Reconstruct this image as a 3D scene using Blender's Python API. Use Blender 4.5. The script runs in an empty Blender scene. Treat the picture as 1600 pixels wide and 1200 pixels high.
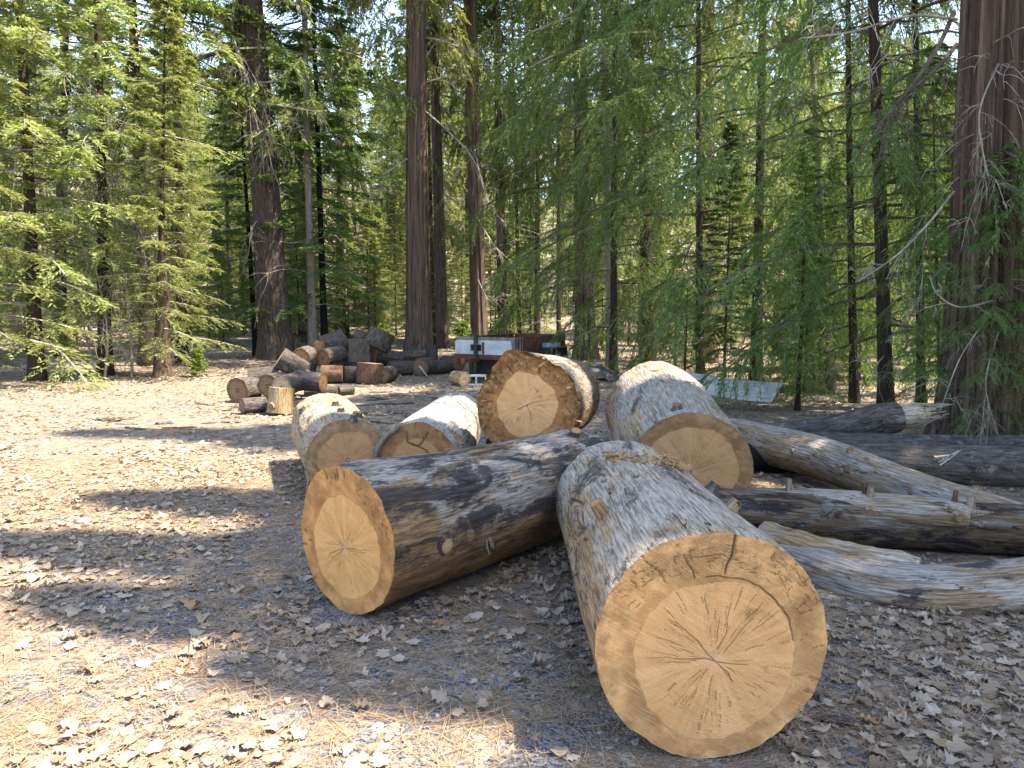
import bpy, math, random
import numpy as np
from mathutils import Vector, Matrix
from math import radians, sin, cos, tan, pi, atan2, sqrt

# ------------------------------------------------------------------ camera, light, exposure
scene = bpy.context.scene
C = scene.collection
CAM_H = 1.6
F = 1202.0                       # focal length in pixels of the 1600 px wide photograph
HORIZON = 475.0
PITCH = math.atan((600 - HORIZON) / F)
cam_data = bpy.data.cameras.new('camera')
cam = bpy.data.objects.new('camera', cam_data)
C.objects.link(cam)
cam.location = (0, 0, CAM_H)
cam.rotation_euler = (pi / 2 - PITCH, 0, 0)
cam_data.sensor_width = 36.0
cam_data.lens = 36.0 * F / 1600
cam_data.clip_end = 2000
cam_data.clip_start = 0.05
scene.camera = cam

SUN_EL = radians(61)
SUN_AZ = radians(-8)             # direction towards the sun, turned from +X to +Y
sun_dir = Vector((cos(SUN_AZ) * cos(SUN_EL), sin(SUN_AZ) * cos(SUN_EL), sin(SUN_EL)))
world = bpy.data.worlds.new('World')
scene.world = world
world.use_nodes = True
wn = world.node_tree
bg = wn.nodes['Background']
sky = wn.nodes.new('ShaderNodeTexSky')
sky.sky_type = 'NISHITA'
sky.sun_disc = False
sky.sun_elevation = SUN_EL
sky.sun_rotation = pi / 2 - SUN_AZ
sky.altitude = 900
wn.links.new(sky.outputs[0], bg.inputs[0])
bg.inputs[1].default_value = 0.15
sl = bpy.data.lights.new('sun', 'SUN')
sl.energy = 3.8
sl.angle = radians(0.53)
sl.color = (1.0, 0.95, 0.87)
so = bpy.data.objects.new('sun', sl)
C.objects.link(so)
so.location = sun_dir * 60
so.rotation_euler = sun_dir.to_track_quat('Z', 'Y').to_euler()
vs = scene.view_settings
vs.view_transform = 'Standard'
vs.look = 'None'
vs.gamma = 1
vs.use_curve_mapping = False
vs.exposure = 2.42
vs.use_white_balance = True
vs.white_balance_temperature = 7700
vs.white_balance_tint = 12
cy = scene.cycles
cy.max_bounces = 7
cy.diffuse_bounces = 4
cy.transmission_bounces = 4
cy.glossy_bounces = 2
cy.transparent_max_bounces = 4
cy.use_denoising = True
try:
    cy.denoiser = 'OPENIMAGEDENOISE'
    cy.denoising_input_passes = 'RGB_ALBEDO_NORMAL'
except Exception:
    pass
cy.sample_clamp_indirect = 6

RNG = np.random.default_rng(7)
random.seed(7)

# ------------------------------------------------------------------ pixels and the ground
def ray(u, v):
    a, b = (u - 800) / F, (600 - v) / F
    return np.array([a, cos(PITCH) + b * sin(PITCH), -sin(PITCH) + b * cos(PITCH)])

def hill(x, y):
    """large shape of the ground"""
    x, y = np.asarray(x, float), np.asarray(y, float)
    r = np.clip((y - 26) / 30, 0, None)
    l = np.clip((-x - 16) / 14, 0, None)
    return 1.1 * r ** 1.6 + 0.8 * np.clip(l, 0, 6) ** 1.5

def ghit(u, v):
    d = ray(u, v)
    t = 3.0
    for _ in range(400):
        p = np.array([0, 0, CAM_H]) + d * t
        g = p[2] - float(hill(p[0], p[1]))
        if g < 0.005:
            break
        t += max(0.01, g * 0.9)
        if t > 160:
            break
    return p

def at(u, v, dist):
    """point of pixel (u, v) at world depth y = dist"""
    d = ray(u, v)
    return np.array([0, 0, CAM_H]) + d * (dist / d[1])

def project(P):
    P = np.asarray(P, float) - np.array([0, 0, CAM_H])
    f = P[..., 1] * cos(PITCH) - P[..., 2] * sin(PITCH)
    up = P[..., 1] * sin(PITCH) + P[..., 2] * cos(PITCH)
    return 800 + F * P[..., 0] / f, 600 - F * up / f, f

# ------------------------------------------------------------------ numpy noise
def _hash(ix, iy, iz):
    h = (ix * 374761393 + iy * 668265263 + iz * 2147483647 * 3 + 1274126177) & 0xFFFFFFFF
    h = ((h ^ (h >> 13)) * 1274126177) & 0xFFFFFFFF
    h = ((h ^ (h >> 16)) * 1103515245) & 0xFFFFFFFF
    return ((h ^ (h >> 15)) & 0xFFFFFF) / float(0xFFFFFF)

def vnoise(p):
    p = np.asarray(p, float)
    i = np.floor(p).astype(np.int64)
    f = p - i
    f = f * f * (3 - 2 * f)
    out = 0
    for dx in (0, 1):
        wx = f[..., 0] if dx else 1 - f[..., 0]
        for dy in (0, 1):
            wy = f[..., 1] if dy else 1 - f[..., 1]
            for dz in (0, 1):
                wz = f[..., 2] if dz else 1 - f[..., 2]
                out = out + wx * wy * wz * _hash(i[..., 0] + dx, i[..., 1] + dy, i[..., 2] + dz)
    return out * 2 - 1

def fbm(p, o=4):
    p = np.asarray(p, float)
    a, s, tot = 1.0, 0, 0
    for k in range(o):
        s = s + a * vnoise(p * 2 ** k + 17.3 * k)
        tot += a
        a *= 0.5
    return s / tot

# ------------------------------------------------------------------ mesh building
class MB:
    def __init__(s):
        s.V, s.faces, s.A, s.n = [], [], [], 0
    def add(s, V, F, mat=0, attr=None):
        V = np.asarray(V, np.float32).reshape(-1, 3)
        F = np.asarray(F, np.int64)
        s.V.append(V)
        s.A.append(np.zeros_like(V) if attr is None else np.asarray(attr, np.float32).reshape(-1, 3))
        if F.size:
            s.faces.append((F + s.n, mat))
        s.n += len(V)
    def mesh(s, name, mats, smooth=True):
        me = bpy.data.meshes.new(name)
        V = np.concatenate(s.V)
        A = np.concatenate(s.A)
        me.vertices.add(len(V))
        me.vertices.foreach_set('co', V.ravel())
        loops = np.concatenate([f.ravel() for f, m in s.faces]).astype(np.int32)
        sizes = np.concatenate([np.full(len(f), f.shape[1]) for f, m in s.faces])
        starts = np.concatenate([[0], np.cumsum(sizes)[:-1]]).astype(np.int32)
        mi = np.concatenate([np.full(len(f), m) for f, m in s.faces]).astype(np.int32)
        me.loops.add(len(loops))
        me.loops.foreach_set('vertex_index', loops)
        me.polygons.add(len(sizes))
        me.polygons.foreach_set('loop_start', starts)
        me.polygons.foreach_set('material_index', mi)
        me.polygons.foreach_set('use_smooth', np.full(len(sizes), bool(smooth)))
        at_ = me.attributes.new('gc', 'FLOAT_VECTOR', 'POINT')
        at_.data.foreach_set('vector', A.ravel())
        for m in mats:
            me.materials.append(m)
        me.update(calc_edges=True)
        me.validate()
        return me
    def build(s, name, mats, parent=None, loc=(0, 0, 0), smooth=True):
        if not isinstance(mats, (list, tuple)):
            mats = [mats]
        return link(name, s.mesh(name, mats, smooth), parent, loc)

def link(name, me, parent=None, loc=(0, 0, 0)):
    o = bpy.data.objects.new(name, me)
    C.objects.link(o)
    o.location = tuple(float(c) for c in loc)
    if parent is not None:
        o.parent = parent
    return o

def thing(name, label, cat, loc=(0, 0, 0), group=None, kind=None):
    o = bpy.data.objects.new(name, None)
    o.empty_display_size = 0.2
    C.objects.link(o)
    o.location = tuple(float(c) for c in loc)
    return tag(o, label, cat, group, kind)

def tag(o, label=None, cat=None, group=None, kind=None):
    if label: o['label'] = label
    if cat: o['category'] = cat
    if group: o['group'] = group
    if kind: o['kind'] = kind
    return o

def frames(P):
    P = np.asarray(P, float)
    T = np.gradient(P, axis=0)
    T /= np.linalg.norm(T, axis=1)[:, None] + 1e-12
    ref = np.array([0, 0, 1.0]) if abs(T[:, 2]).mean() < 0.8 else np.array([0, 1.0, 0])
    X = np.cross(T, ref)
    X /= np.linalg.norm(X, axis=1)[:, None] + 1e-12
    Y = np.cross(X, T)
    return T, X, Y

def tube(P, R, sides=4, cap=False):
    P = np.asarray(P, float)
    n = len(P)
    R = np.broadcast_to(np.asarray(R, float), (n,))
    T, X, Y = frames(P)
    a = np.linspace(0, 2 * pi, sides, endpoint=False)
    V = P[:, None] + R[:, None, None] * (X[:, None] * np.cos(a)[None, :, None] + Y[:, None] * np.sin(a)[None, :, None])
    s = np.concatenate([[0], np.cumsum(np.linalg.norm(np.diff(P, axis=0), axis=1))])
    A = np.stack([R[:, None] * np.cos(a), R[:, None] * np.sin(a), np.repeat(s[:, None], sides, 1)], -1)
    i = np.arange(n - 1)[:, None] * sides
    j = np.arange(sides)[None]
    k = (j + 1) % sides
    Fq = np.stack([i + j, i + k, i + sides + k, i + sides + j], -1).reshape(-1, 4)
    return V.reshape(-1, 3), Fq, A.reshape(-1, 3)

def box(cx, cy_, cz, sx, sy, sz, b=0.0):
    """box with chamfered vertical edges when b > 0"""
    hx, hy, hz = sx / 2, sy / 2, sz / 2
    if b <= 0:
        pts = [(-hx, -hy), (hx, -hy), (hx, hy), (-hx, hy)]
    else:
        pts = [(-hx + b, -hy), (hx - b, -hy), (hx, -hy + b), (hx, hy - b), (hx - b, hy), (-hx + b, hy), (-hx, hy - b), (-hx, -hy + b)]
    n = len(pts)
    V = [(x + cx, y + cy_, -hz + cz) for x, y in pts] + [(x + cx, y + cy_, hz + cz) for x, y in pts]
    quads = [(i, (i + 1) % n, n + (i + 1) % n, n + i) for i in range(n)]
    return np.array(V), np.array(quads), np.array([list(range(n))[::-1], list(range(n, 2 * n))])

def addbox(mb, *a, mat=0, M=None):
    V, Q, N = box(*a)
    if M is not None:
        V = V @ np.array(M.to_3x3()).T + np.array(M.translation)
    mb.add(V, Q, mat, V)
    mb.add(V, N, mat, V)

# ------------------------------------------------------------------ node helper
class G:
    def __init__(s, name):
        s.mat = bpy.data.materials.new(name)
        s.mat.use_nodes = True
        s.t = s.mat.node_tree
        s.t.nodes.clear()
        s.out = s.t.nodes.new('ShaderNodeOutputMaterial')
    def n(s, typ, ins=None, **props):
        nd = s.t.nodes.new(typ)
        for k, v in props.items():
            setattr(nd, k, v)
        for k, v in (ins or {}).items():
            sock = nd.inputs[k]
            if isinstance(v, bpy.types.NodeSocket):
                s.t.links.new(v, sock)
            else:
                sock.default_value = v
        return nd
    def m(s, op, a, b=0.0, c=0.0, clamp=False):
        return s.n('ShaderNodeMath', {0: a, 1: b, 2: c}, operation=op, use_clamp=clamp).outputs[0]
    def vm(s, op, a, b=(0, 0, 0)):
        return s.n('ShaderNodeVectorMath', {0: a, 1: b}, operation=op).outputs[0]
    def noise(s, vec, scale, detail=3.0, rough=0.55, dist=0.0, out=0):
        return s.n('ShaderNodeTexNoise', {'Vector': vec, 'Scale': scale, 'Detail': detail, 'Roughness': rough, 'Distortion': dist}).outputs[out]
    def vor(s, vec, scale, feature='F1', out='Distance', rand=1.0):
        return s.n('ShaderNodeTexVoronoi', {'Vector': vec, 'Scale': scale, 'Randomness': rand}, feature=feature).outputs[out]
    def mr(s, v, a, b, c=0.0, d=1.0, smooth=True):
        nd = s.n('ShaderNodeMapRange', {0: v, 1: a, 2: b, 3: c, 4: d})
        if smooth:
            nd.interpolation_type = 'SMOOTHSTEP'
        return nd.outputs[0]
    def mix(s, f, a, b, blend='MIX'):
        nd = s.n('ShaderNodeMix', data_type='RGBA', blend_type=blend)
        for k, v in ((0, f), (6, a), (7, b)):
            if isinstance(v, bpy.types.NodeSocket):
                s.t.links.new(v, nd.inputs[k])
            else:
                nd.inputs[k].default_value = v if k == 0 else (tuple(v) + (1.0,))[:4]
        return nd.outputs[2]
    def attr(s, name='gc', out='Vector'):
        return s.n('ShaderNodeAttribute', attribute_name=name).outputs[out]
    def scale(s, v, x, y, z):
        return s.vm('MULTIPLY', v, (x, y, z))
    def bump(s, h, strength=0.5, dist=0.01, normal=None):
        ins = {'Height': h, 'Strength': strength, 'Distance': dist}
        if normal is not None:
            ins['Normal'] = normal
        return s.n('ShaderNodeBump', ins).outputs[0]
    def done(s, col, rough=0.85, normal=None, spec=0.25, metal=0.0):
        ins = {'Base Color': col if isinstance(col, bpy.types.NodeSocket) else (tuple(col) + (1.0,))[:4], 'Roughness': rough, 'Specular IOR Level': spec, 'Metallic': metal}
        if normal is not None:
            ins['Normal'] = normal
        b = s.n('ShaderNodeBsdfPrincipled', ins)
        s.t.links.new(b.outputs[0], s.out.inputs[0])
        return s.mat

def sep(g, v):
    return g.n('ShaderNodeSeparateXYZ', {0: v}).outputs

def objrand(g):
    return g.n('ShaderNodeObjectInfo').outputs['Random']

def m_face(name, heart, sap, rh=0.7, rings=45, crack=1.0, dirt=0.4, ragged=0.0, seed=0.0, dark=(0.10, 0.06, 0.03), pith=(0.0, 0.0)):
    """sawn end of a log: gc.xy is 1 at the rim"""
    g = G(name)
    raw = g.attr()
    crk = sep(g, raw)[2]
    v = g.vm('ADD', g.scale(raw, 1, 1, 0), (-pith[0], -pith[1], seed))
    x, y, z = sep(g, v)
    r = g.m('SQRT', g.m('ADD', g.m('MULTIPLY', x, x), g.m('MULTIPLY', y, y)))
    w = g.noise(v, 2.2, 3)
    rw = g.m('ADD', r, g.m('MULTIPLY', g.m('SUBTRACT', w, 0.5), 0.16))
    unit = g.n('ShaderNodeCombineXYZ', {0: g.m('DIVIDE', x, g.m('MAXIMUM', r, 0.0005)), 1: g.m('DIVIDE', y, g.m('MAXIMUM', r, 0.0005)), 2: g.m('ADD', g.m('MULTIPLY', r, 0.35), seed)}).outputs[0]
    unit_c = g.n('ShaderNodeCombineXYZ', {0: g.m('DIVIDE', x, g.m('MAXIMUM', r, 0.0005)), 1: g.m('DIVIDE', y, g.m('MAXIMUM', r, 0.0005)), 2: g.m('ADD', g.m('MULTIPLY', r, 0.05), seed)}).outputs[0]
    ray_n = g.noise(unit, 9.0, 5, 0.65)
    hm = g.mr(g.m('ADD', rw, g.m('MULTIPLY', g.m('SUBTRACT', g.noise(v, 9.0, 3), 0.5), 0.05)), rh - 0.015, rh + 0.015)
    blotch = g.noise(v, 3.5, 5, 0.6)
    hcol = g.mix(g.mr(ray_n, 0.3, 0.7), tuple(c * 0.86 for c in heart), tuple(min(1, c * 1.10) for c in heart))
    hcol = g.mix(g.mr(blotch, 0.5, 0.75, 0, 0.55), hcol, tuple(min(1, c * k) for c, k in zip(heart, (1.12, 1.19, 1.32))))
    sweep = g.noise(g.vm('ADD', unit_c, (3.3, 8.1, 0)), 2.4, 4, 0.6)
    hcol = g.mix(g.m('MULTIPLY', g.mr(sweep, 0.5, 0.68, 0, 0.6), g.mr(r, 0.05, 0.3, 0.3, 1.0)), hcol, tuple(min(1, c * k) for c, k in zip(heart, (1.16, 1.24, 1.38))))
    hcol = g.mix(g.mr(sweep, 0.46, 0.3, 0, 0.45), hcol, tuple(c * k for c, k in zip(heart, (0.82, 0.68, 0.55))))
    scol = g.mix(g.mr(blotch, 0.35, 0.65), tuple(c * 0.62 for c in sap), tuple(min(1, c * 1.15) for c in sap))
    scol = g.mix(g.mr(ray_n, 0.42, 0.7, 0, 0.4), scol, (sap[0] * 0.75, sap[1] * 0.55, sap[2] * 0.4))
    col = g.mix(hm, hcol, scol)
    # annual rings
    ring = g.m('SINE', g.m('MULTIPLY', rw, rings * 2 * pi))
    col = g.mix(g.mr(ring, 0.2, 1.0, 0, 0.30), col, tuple(c * 0.6 for c in heart))
    band = g.m('MULTIPLY', g.mr(g.m('ABSOLUTE', g.m('SUBTRACT', rw, rh + 0.05)), 0.02, 0.09, 1.0, 0.0), g.mr(g.noise(v, 2.6, 4, 0.6), 0.38, 0.62))
    col = g.mix(g.m('MULTIPLY', g.m('MULTIPLY', band, hm), 0.55), col, (sap[0] * 0.48, sap[1] * 0.36, sap[2] * 0.3))
    rim_e = g.mr(g.m('ABSOLUTE', g.m('SUBTRACT', rw, rh)), 0.0, 0.012, 0.45, 0.0)
    col = g.mix(rim_e, col, tuple(c * 0.5 for c in sap))
    # saw scratches and grime
    sc = g.noise(g.scale(g.n('ShaderNodeVectorRotate', {'Vector': v, 'Angle': 0.55}, rotation_type='Z_AXIS').outputs[0], 4.0, 85.0, 1.0), 1.0, 4, 0.65, 0.8)
    col = g.mix(g.mr(sc, 0.52, 0.72, 0, 0.38), col, (0.60, 0.42, 0.24))
    col = g.mix(g.mr(sc, 0.46, 0.3, 0, 0.30), col, tuple(c * 0.45 for c in sap))
    gr = g.noise(v, 5.0, 6, 0.65, 0.6)
    edge = g.mr(r, 0.72, 1.0, 0.0, 0.16)
    col = g.mix(g.m('MULTIPLY', g.mr(g.m('ADD', gr, edge), 0.56, 0.78), dirt), col, dark)
    pale = g.mr(r, 0.0, 0.16, 0.16, 0.0)
    col = g.mix(pale, col, (0.66, 0.5, 0.42))
    # radial checks: thin lines where a fast angular noise crosses its middle
    cn = g.noise(unit_c, 6.0, 1, 0.5)
    c1 = g.m('ABSOLUTE', g.m('SUBTRACT', cn, 0.5))
    wid = g.m('DIVIDE', 0.0020, g.m('MAXIMUM', r, 0.06))
    msk = g.mr(g.noise(v, 3.1, 2), 0.44, 0.6)
    line = g.m('MULTIPLY', g.mr(g.m('DIVIDE', c1, wid), 0.5, 1.5, 1.0, 0.0), msk)
    un2 = g.vm('ADD', unit_c, (5.2, 1.7, 0))
    c2 = g.m('ABSOLUTE', g.m('SUBTRACT', g.noise(un2, 13.0, 1, 0.4), 0.5))
    line2 = g.m('MULTIPLY', g.mr(g.m('DIVIDE', c2, wid), 0.35, 1.0, 0.8, 0.0), g.mr(g.noise(v, 5.3, 2), 0.5, 0.62))
    # cracks that follow the heart boundary and chequer the sapwood
    arc = g.m('MULTIPLY', g.mr(g.m('ABSOLUTE', g.m('SUBTRACT', rw, rh + 0.012)), 0.003, 0.011, 1.0, 0.0), g.mr(g.noise(v, 1.4, 2), 0.55, 0.64))
    vd = g.vor(v, 24.0, 'DISTANCE_TO_EDGE')
    chq = g.m('MULTIPLY', g.mr(vd, 0.01, 0.035, 0.85, 0.0), g.m('MULTIPLY', g.mr(y, 0.1, 0.45), g.m('MULTIPLY', hm, g.mr(g.noise(v, 4.0, 2), 0.42, 0.6))))
    star = g.mr(r, 0.0, 0.006, 0.3, 0.0)
    cr = g.m('MAXIMUM', g.m('MULTIPLY', g.m('MAXIMUM', g.m('MULTIPLY', line2, 0.45), g.m('MAXIMUM', g.m('MULTIPLY', chq, 0.35), star)), crack), crk)
    col = g.mix(g.m('MULTIPLY', cr, 0.88), col, (0.045, 0.024, 0.012))
    if ragged > 0:
        rg = g.m('MULTIPLY', g.noise(v, 14.0, 5, 0.7), g.mr(r, rh, rh + 0.12))
        col = g.mix(g.mr(rg, 0.42, 0.62, 0, ragged), col, (0.13, 0.055, 0.022))
    h = g.m('ADD', g.m('MULTIPLY', ring, 0.06), g.m('ADD', g.m('MULTIPLY', sc, 0.5), g.m('MULTIPLY', g.noise(v, 40.0, 3), 0.4)))
    h = g.m('SUBTRACT', h, g.m('MULTIPLY', cr, 2.0))
    return g.done(col, 0.82, g.bump(h, 0.55, 0.006), 0.2)

def m_skin(name, tan_, grey, dark, d_amt=0.5, g_amt=0.5, crack=0.7, seed=0.0, freq=1.0, under=None):
    """debarked, weathered log: gc = (x, y, length) in metres, y towards the sky"""
    g = G(name)
    v = g.vm('ADD', g.attr(), (seed * 3.1, seed * 1.7, seed * 5.3))
    a = g.attr()
    x, y, z = sep(g, a)
    pn = g.noise(g.scale(v, 3.0 * freq, 3.0 * freq, 1.1 * freq), 1.0, 6, 0.66, 0.5)
    pn2 = g.noise(g.scale(v, 5.0 * freq, 5.0 * freq, 1.7 * freq), 1.0, 9, 0.72, 0.5)
    grain = g.noise(g.scale(v, 85, 85, 6), 1.0, 5, 0.66, 0.35)
    fine = g.noise(g.scale(v, 160, 160, 14), 1.0, 3, 0.6)
    col = g.mix(g.mr(grain, 0.32, 0.68), tuple(c * 0.42 for c in tan_), tuple(min(1, c * 1.3) for c in tan_))
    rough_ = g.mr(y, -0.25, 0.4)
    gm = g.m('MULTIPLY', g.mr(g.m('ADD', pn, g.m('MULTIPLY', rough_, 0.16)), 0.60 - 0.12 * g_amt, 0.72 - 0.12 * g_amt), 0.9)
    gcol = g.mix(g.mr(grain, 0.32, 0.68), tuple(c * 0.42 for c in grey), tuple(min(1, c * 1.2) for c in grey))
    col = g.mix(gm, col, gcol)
    dm = g.mr(g.m('ADD', pn2, g.m('MULTIPLY', g.m('SUBTRACT', g.m('ADD', g.m('MULTIPLY', fine, 0.5), g.m('MULTIPLY', grain, 0.5)), 0.5), 0.42)), 0.66 - 0.16 * d_amt, 0.71 - 0.15 * d_amt)
    col = g.mix(g.m('MULTIPLY', dm, 0.92), col, g.mix(g.mr(grain, 0.35, 0.7), dark, tuple(c * 2.6 for c in dark)))
    spk = g.mr(g.noise(g.scale(v, 60, 60, 30), 1.0, 2), 0.66, 0.74)
    col = g.mix(g.m('MULTIPLY', spk, 0.6), col, dark)
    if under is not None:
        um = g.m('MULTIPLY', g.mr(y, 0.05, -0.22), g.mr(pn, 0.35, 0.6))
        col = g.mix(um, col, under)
    ck = g.m('ABSOLUTE', g.m('SUBTRACT', g.noise(g.scale(v, 26, 26, 1.0), 1.0, 2, 0.5, 0.5), 0.5))
    cm = g.m('MULTIPLY', g.mr(ck, 0.003, 0.014, 1.0, 0.0), g.mr(g.noise(g.scale(v, 7, 7, 2), 1.0, 2), 0.5, 0.6))
    col = g.mix(g.m('MULTIPLY', cm, crack), col, (0.03, 0.022, 0.018))
    h = g.m('ADD', g.m('MULTIPLY', grain, 1.0), g.m('ADD', g.m('MULTIPLY', fine, 0.35), g.m('MULTIPLY', pn2, 1.2)))
    h = g.m('SUBTRACT', h, g.m('MULTIPLY', cm, 1.5))
    return g.done(col, 0.85, g.bump(h, 0.9, 0.016), 0.2)

def m_bark(name, lo, mid, hi, k=14.0, stretch=0.12, depth=0.03, lichen=0.0, rnd=0.0):
    g = G(name)
    v = g.attr()
    if rnd:
        v = g.vm('ADD', v, g.n('ShaderNodeCombineXYZ', {2: g.m('MULTIPLY', objrand(g), 40.0)}).outputs[0])
    n1 = g.noise(g.scale(v, k, k, k * stretch), 1.0, 5, 0.65, 0.6)
    n2 = g.noise(g.scale(v, k * 4, k * 4, k * stretch * 8), 1.0, 4, 0.65)
    n3 = g.noise(v, 1.3, 3)
    vr = g.vor(g.scale(v, k * 0.8, k * 0.8, k * stretch * 0.9), 1.0, 'DISTANCE_TO_EDGE')
    ht = g.m('ADD', g.m('MULTIPLY', n1, 0.7), g.m('ADD', g.m('MULTIPLY', n2, 0.35), g.mr(vr, 0.0, 0.25, 0.0, 0.07)))
    rp = g.n('ShaderNodeValToRGB', {0: g.mr(ht, 0.35, 1.0, smooth=False)})
    e = rp.color_ramp.elements
    e[0].position, e[0].color = 0.12, (*lo, 1)
    e[1].position, e[1].color = 0.85, (*hi, 1)
    x = e.new(0.48)
    x.color = (*mid, 1)
    col = g.mix(g.mr(n3, 0.35, 0.7, 0, 0.5), rp.outputs[0], tuple(c * 0.6 for c in mid))
    if lichen:
        col = g.mix(g.mr(g.noise(v, 9.0, 4, 0.7), 0.58, 0.68, 0, lichen), col, (0.30, 0.31, 0.27))
    if rnd:
        col = g.mix(g.m('MULTIPLY', objrand(g), rnd), col, tuple(c * 0.35 for c in mid))
    return g.done(col, 0.92, g.bump(ht, 0.9, depth), 0.12)

def m_needle(name, a, b, c=None, trans=0.55):
    g = G(name)
    isl = g.n('ShaderNodeNewGeometry').outputs['Random Per Island']
    pos = g.n('ShaderNodeTexCoord').outputs['Object']
    n = g.noise(pos, 0.55, 3)
    col = g.mix(g.mr(g.m('ADD', g.m('MULTIPLY', isl, 0.6), g.m('MULTIPLY', n, 0.55)), 0.2, 0.9), a, b)
    if c is not None:
        col = g.mix(g.mr(g.m('ADD', isl, g.m('MULTIPLY', n, 0.4)), 0.98, 1.12, 0, 1), col, c)
    hs = g.n('ShaderNodeHueSaturation', {'Hue': g.mr(objrand(g), 0, 1, 0.485, 0.515), 'Value': g.mr(objrand(g), 0, 1, 0.8, 1.25), 'Color': col}).outputs[0]
    d = g.n('ShaderNodeBsdfDiffuse', {'Color': hs, 'Roughness': 0.5}).outputs[0]
    t = g.n('ShaderNodeBsdfTranslucent', {'Color': g.mix(0.35, hs, (0.28, 0.33, 0.05))}).outputs[0]
    gl = g.n('ShaderNodeBsdfGlossy', {'Color': (1, 1, 1, 1), 'Roughness': 0.5}).outputs[0]
    m1 = g.n('ShaderNodeMixShader', {0: trans, 1: d, 2: t}).outputs[0]
    m2 = g.n('ShaderNodeMixShader', {0: 0.02, 1: m1, 2: gl}).outputs[0]
    g.t.links.new(m2, g.out.inputs[0])
    return g.mat

def m_plain(name, a, b, scale=8.0, rough=0.8, metal=0.0, bumpd=0.004, spec=0.3, isl=False):
    g = G(name)
    pos = g.n('ShaderNodeTexCoord').outputs['Object']
    n = g.noise(pos, scale, 5, 0.65)
    f = g.mr(n, 0.35, 0.65)
    if isl:
        f = g.m('ADD', g.m('MULTIPLY', g.n('ShaderNodeNewGeometry').outputs['Random Per Island'], 0.8), g.m('MULTIPLY', f, 0.3), clamp=True)
    return g.done(g.mix(f, a, b), rough, g.bump(n, 0.4, bumpd), spec, metal)

# ------------------------------------------------------------------ materials
FACE_A = m_face('sawn_wood_front', (0.49, 0.265, 0.115), (0.46, 0.26, 0.115), 0.70, 50, 1.0, 0.45, seed=1.3, pith=(0.03, -0.12))
FACE_B = m_face('sawn_wood_orange', (0.55, 0.285, 0.105), (0.47, 0.23, 0.085), 0.70, 40, 0.7, 0.35, seed=4.1, pith=(0.0, -0.10))
FACE_C = m_face('sawn_wood_ragged', (0.52, 0.285, 0.12), (0.36, 0.17, 0.06), 0.60, 36, 0.8, 0.75, 0.85, seed=7.7)
FACE_D = m_face('sawn_wood_brown', (0.36, 0.20, 0.095), (0.23, 0.135, 0.068), 0.77, 44, 0.7, 0.4, seed=9.2)
FACE_E = m_face('sawn_wood_dull', (0.36, 0.19, 0.08), (0.33, 0.18, 0.08), 0.6, 30, 0.9, 0.7, 0.5, seed=12.9)
FACE_G = m_face('sawn_wood_grey', (0.38, 0.20, 0.095), (0.29, 0.185, 0.105), 0.72, 40, 0.6, 0.5, seed=15.5)
FACE_R1 = m_face('round_face_dark', (0.17, 0.10, 0.06), (0.13, 0.085, 0.055), 0.75, 16, 0.8, 0.6, seed=3.3)
FACE_R2 = m_face('round_face_red', (0.20, 0.10, 0.05), (0.14, 0.085, 0.05), 0.75, 16, 0.8, 0.5, seed=5.3)
FACE_R3 = m_face('round_face_pale', (0.45, 0.32, 0.18), (0.42, 0.31, 0.19), 0.7, 16, 0.8, 0.4, seed=6.3)
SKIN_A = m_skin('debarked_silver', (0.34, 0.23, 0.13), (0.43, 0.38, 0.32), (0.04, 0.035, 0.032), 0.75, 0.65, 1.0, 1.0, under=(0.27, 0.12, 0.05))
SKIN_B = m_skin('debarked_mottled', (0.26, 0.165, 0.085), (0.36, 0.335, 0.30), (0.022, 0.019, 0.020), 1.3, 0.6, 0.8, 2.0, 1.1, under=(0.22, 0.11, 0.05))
SKIN_C = m_skin('debarked_brown', (0.20, 0.135, 0.085), (0.26, 0.24, 0.22), (0.035, 0.025, 0.02), 0.6, 0.4, 0.8, 3.0)
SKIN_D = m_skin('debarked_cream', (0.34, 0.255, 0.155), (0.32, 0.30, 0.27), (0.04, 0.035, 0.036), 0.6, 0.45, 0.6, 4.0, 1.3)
SKIN_E = m_skin('debarked_white', (0.30, 0.21, 0.12), (0.42, 0.41, 0.395), (0.06, 0.04, 0.025), 0.35, 1.5, 0.6, 5.0)
SKIN_G = m_skin('debarked_cream_knotty', (0.36, 0.25, 0.13), (0.35, 0.32, 0.28), (0.05, 0.04, 0.035), 0.5, 0.45, 0.7, 6.0, 1.6)
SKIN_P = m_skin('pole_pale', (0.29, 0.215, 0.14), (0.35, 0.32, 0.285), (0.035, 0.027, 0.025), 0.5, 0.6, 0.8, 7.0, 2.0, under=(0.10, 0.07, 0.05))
SKIN_Q = m_skin('pole_streaked', (0.28, 0.20, 0.13), (0.36, 0.335, 0.31), (0.028, 0.022, 0.028), 0.65, 0.8, 0.9, 8.0, 1.8)
SKIN_R = m_skin('pole_dark', (0.13, 0.085, 0.052), (0.19, 0.175, 0.16), (0.012, 0.010, 0.012), 0.95, 0.5, 0.9, 9.0, 2.2)
SKIN_W = m_skin('splintered_wood', (0.50, 0.40, 0.28), (0.48, 0.45, 0.41), (0.10, 0.07, 0.05), 0.1, 0.6, 0.9, 10.0, 2.0)
CHAR = m_bark('charred_bark', (0.006, 0.006, 0.007), (0.018, 0.017, 0.02), (0.05, 0.05, 0.055), 22, 0.3, 0.03)
BARK_G = m_bark('grey_log_bark', (0.026, 0.022, 0.020), (0.13, 0.115, 0.105), (0.34, 0.32, 0.30), 26, 0.2, 0.03, 0.45)
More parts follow.
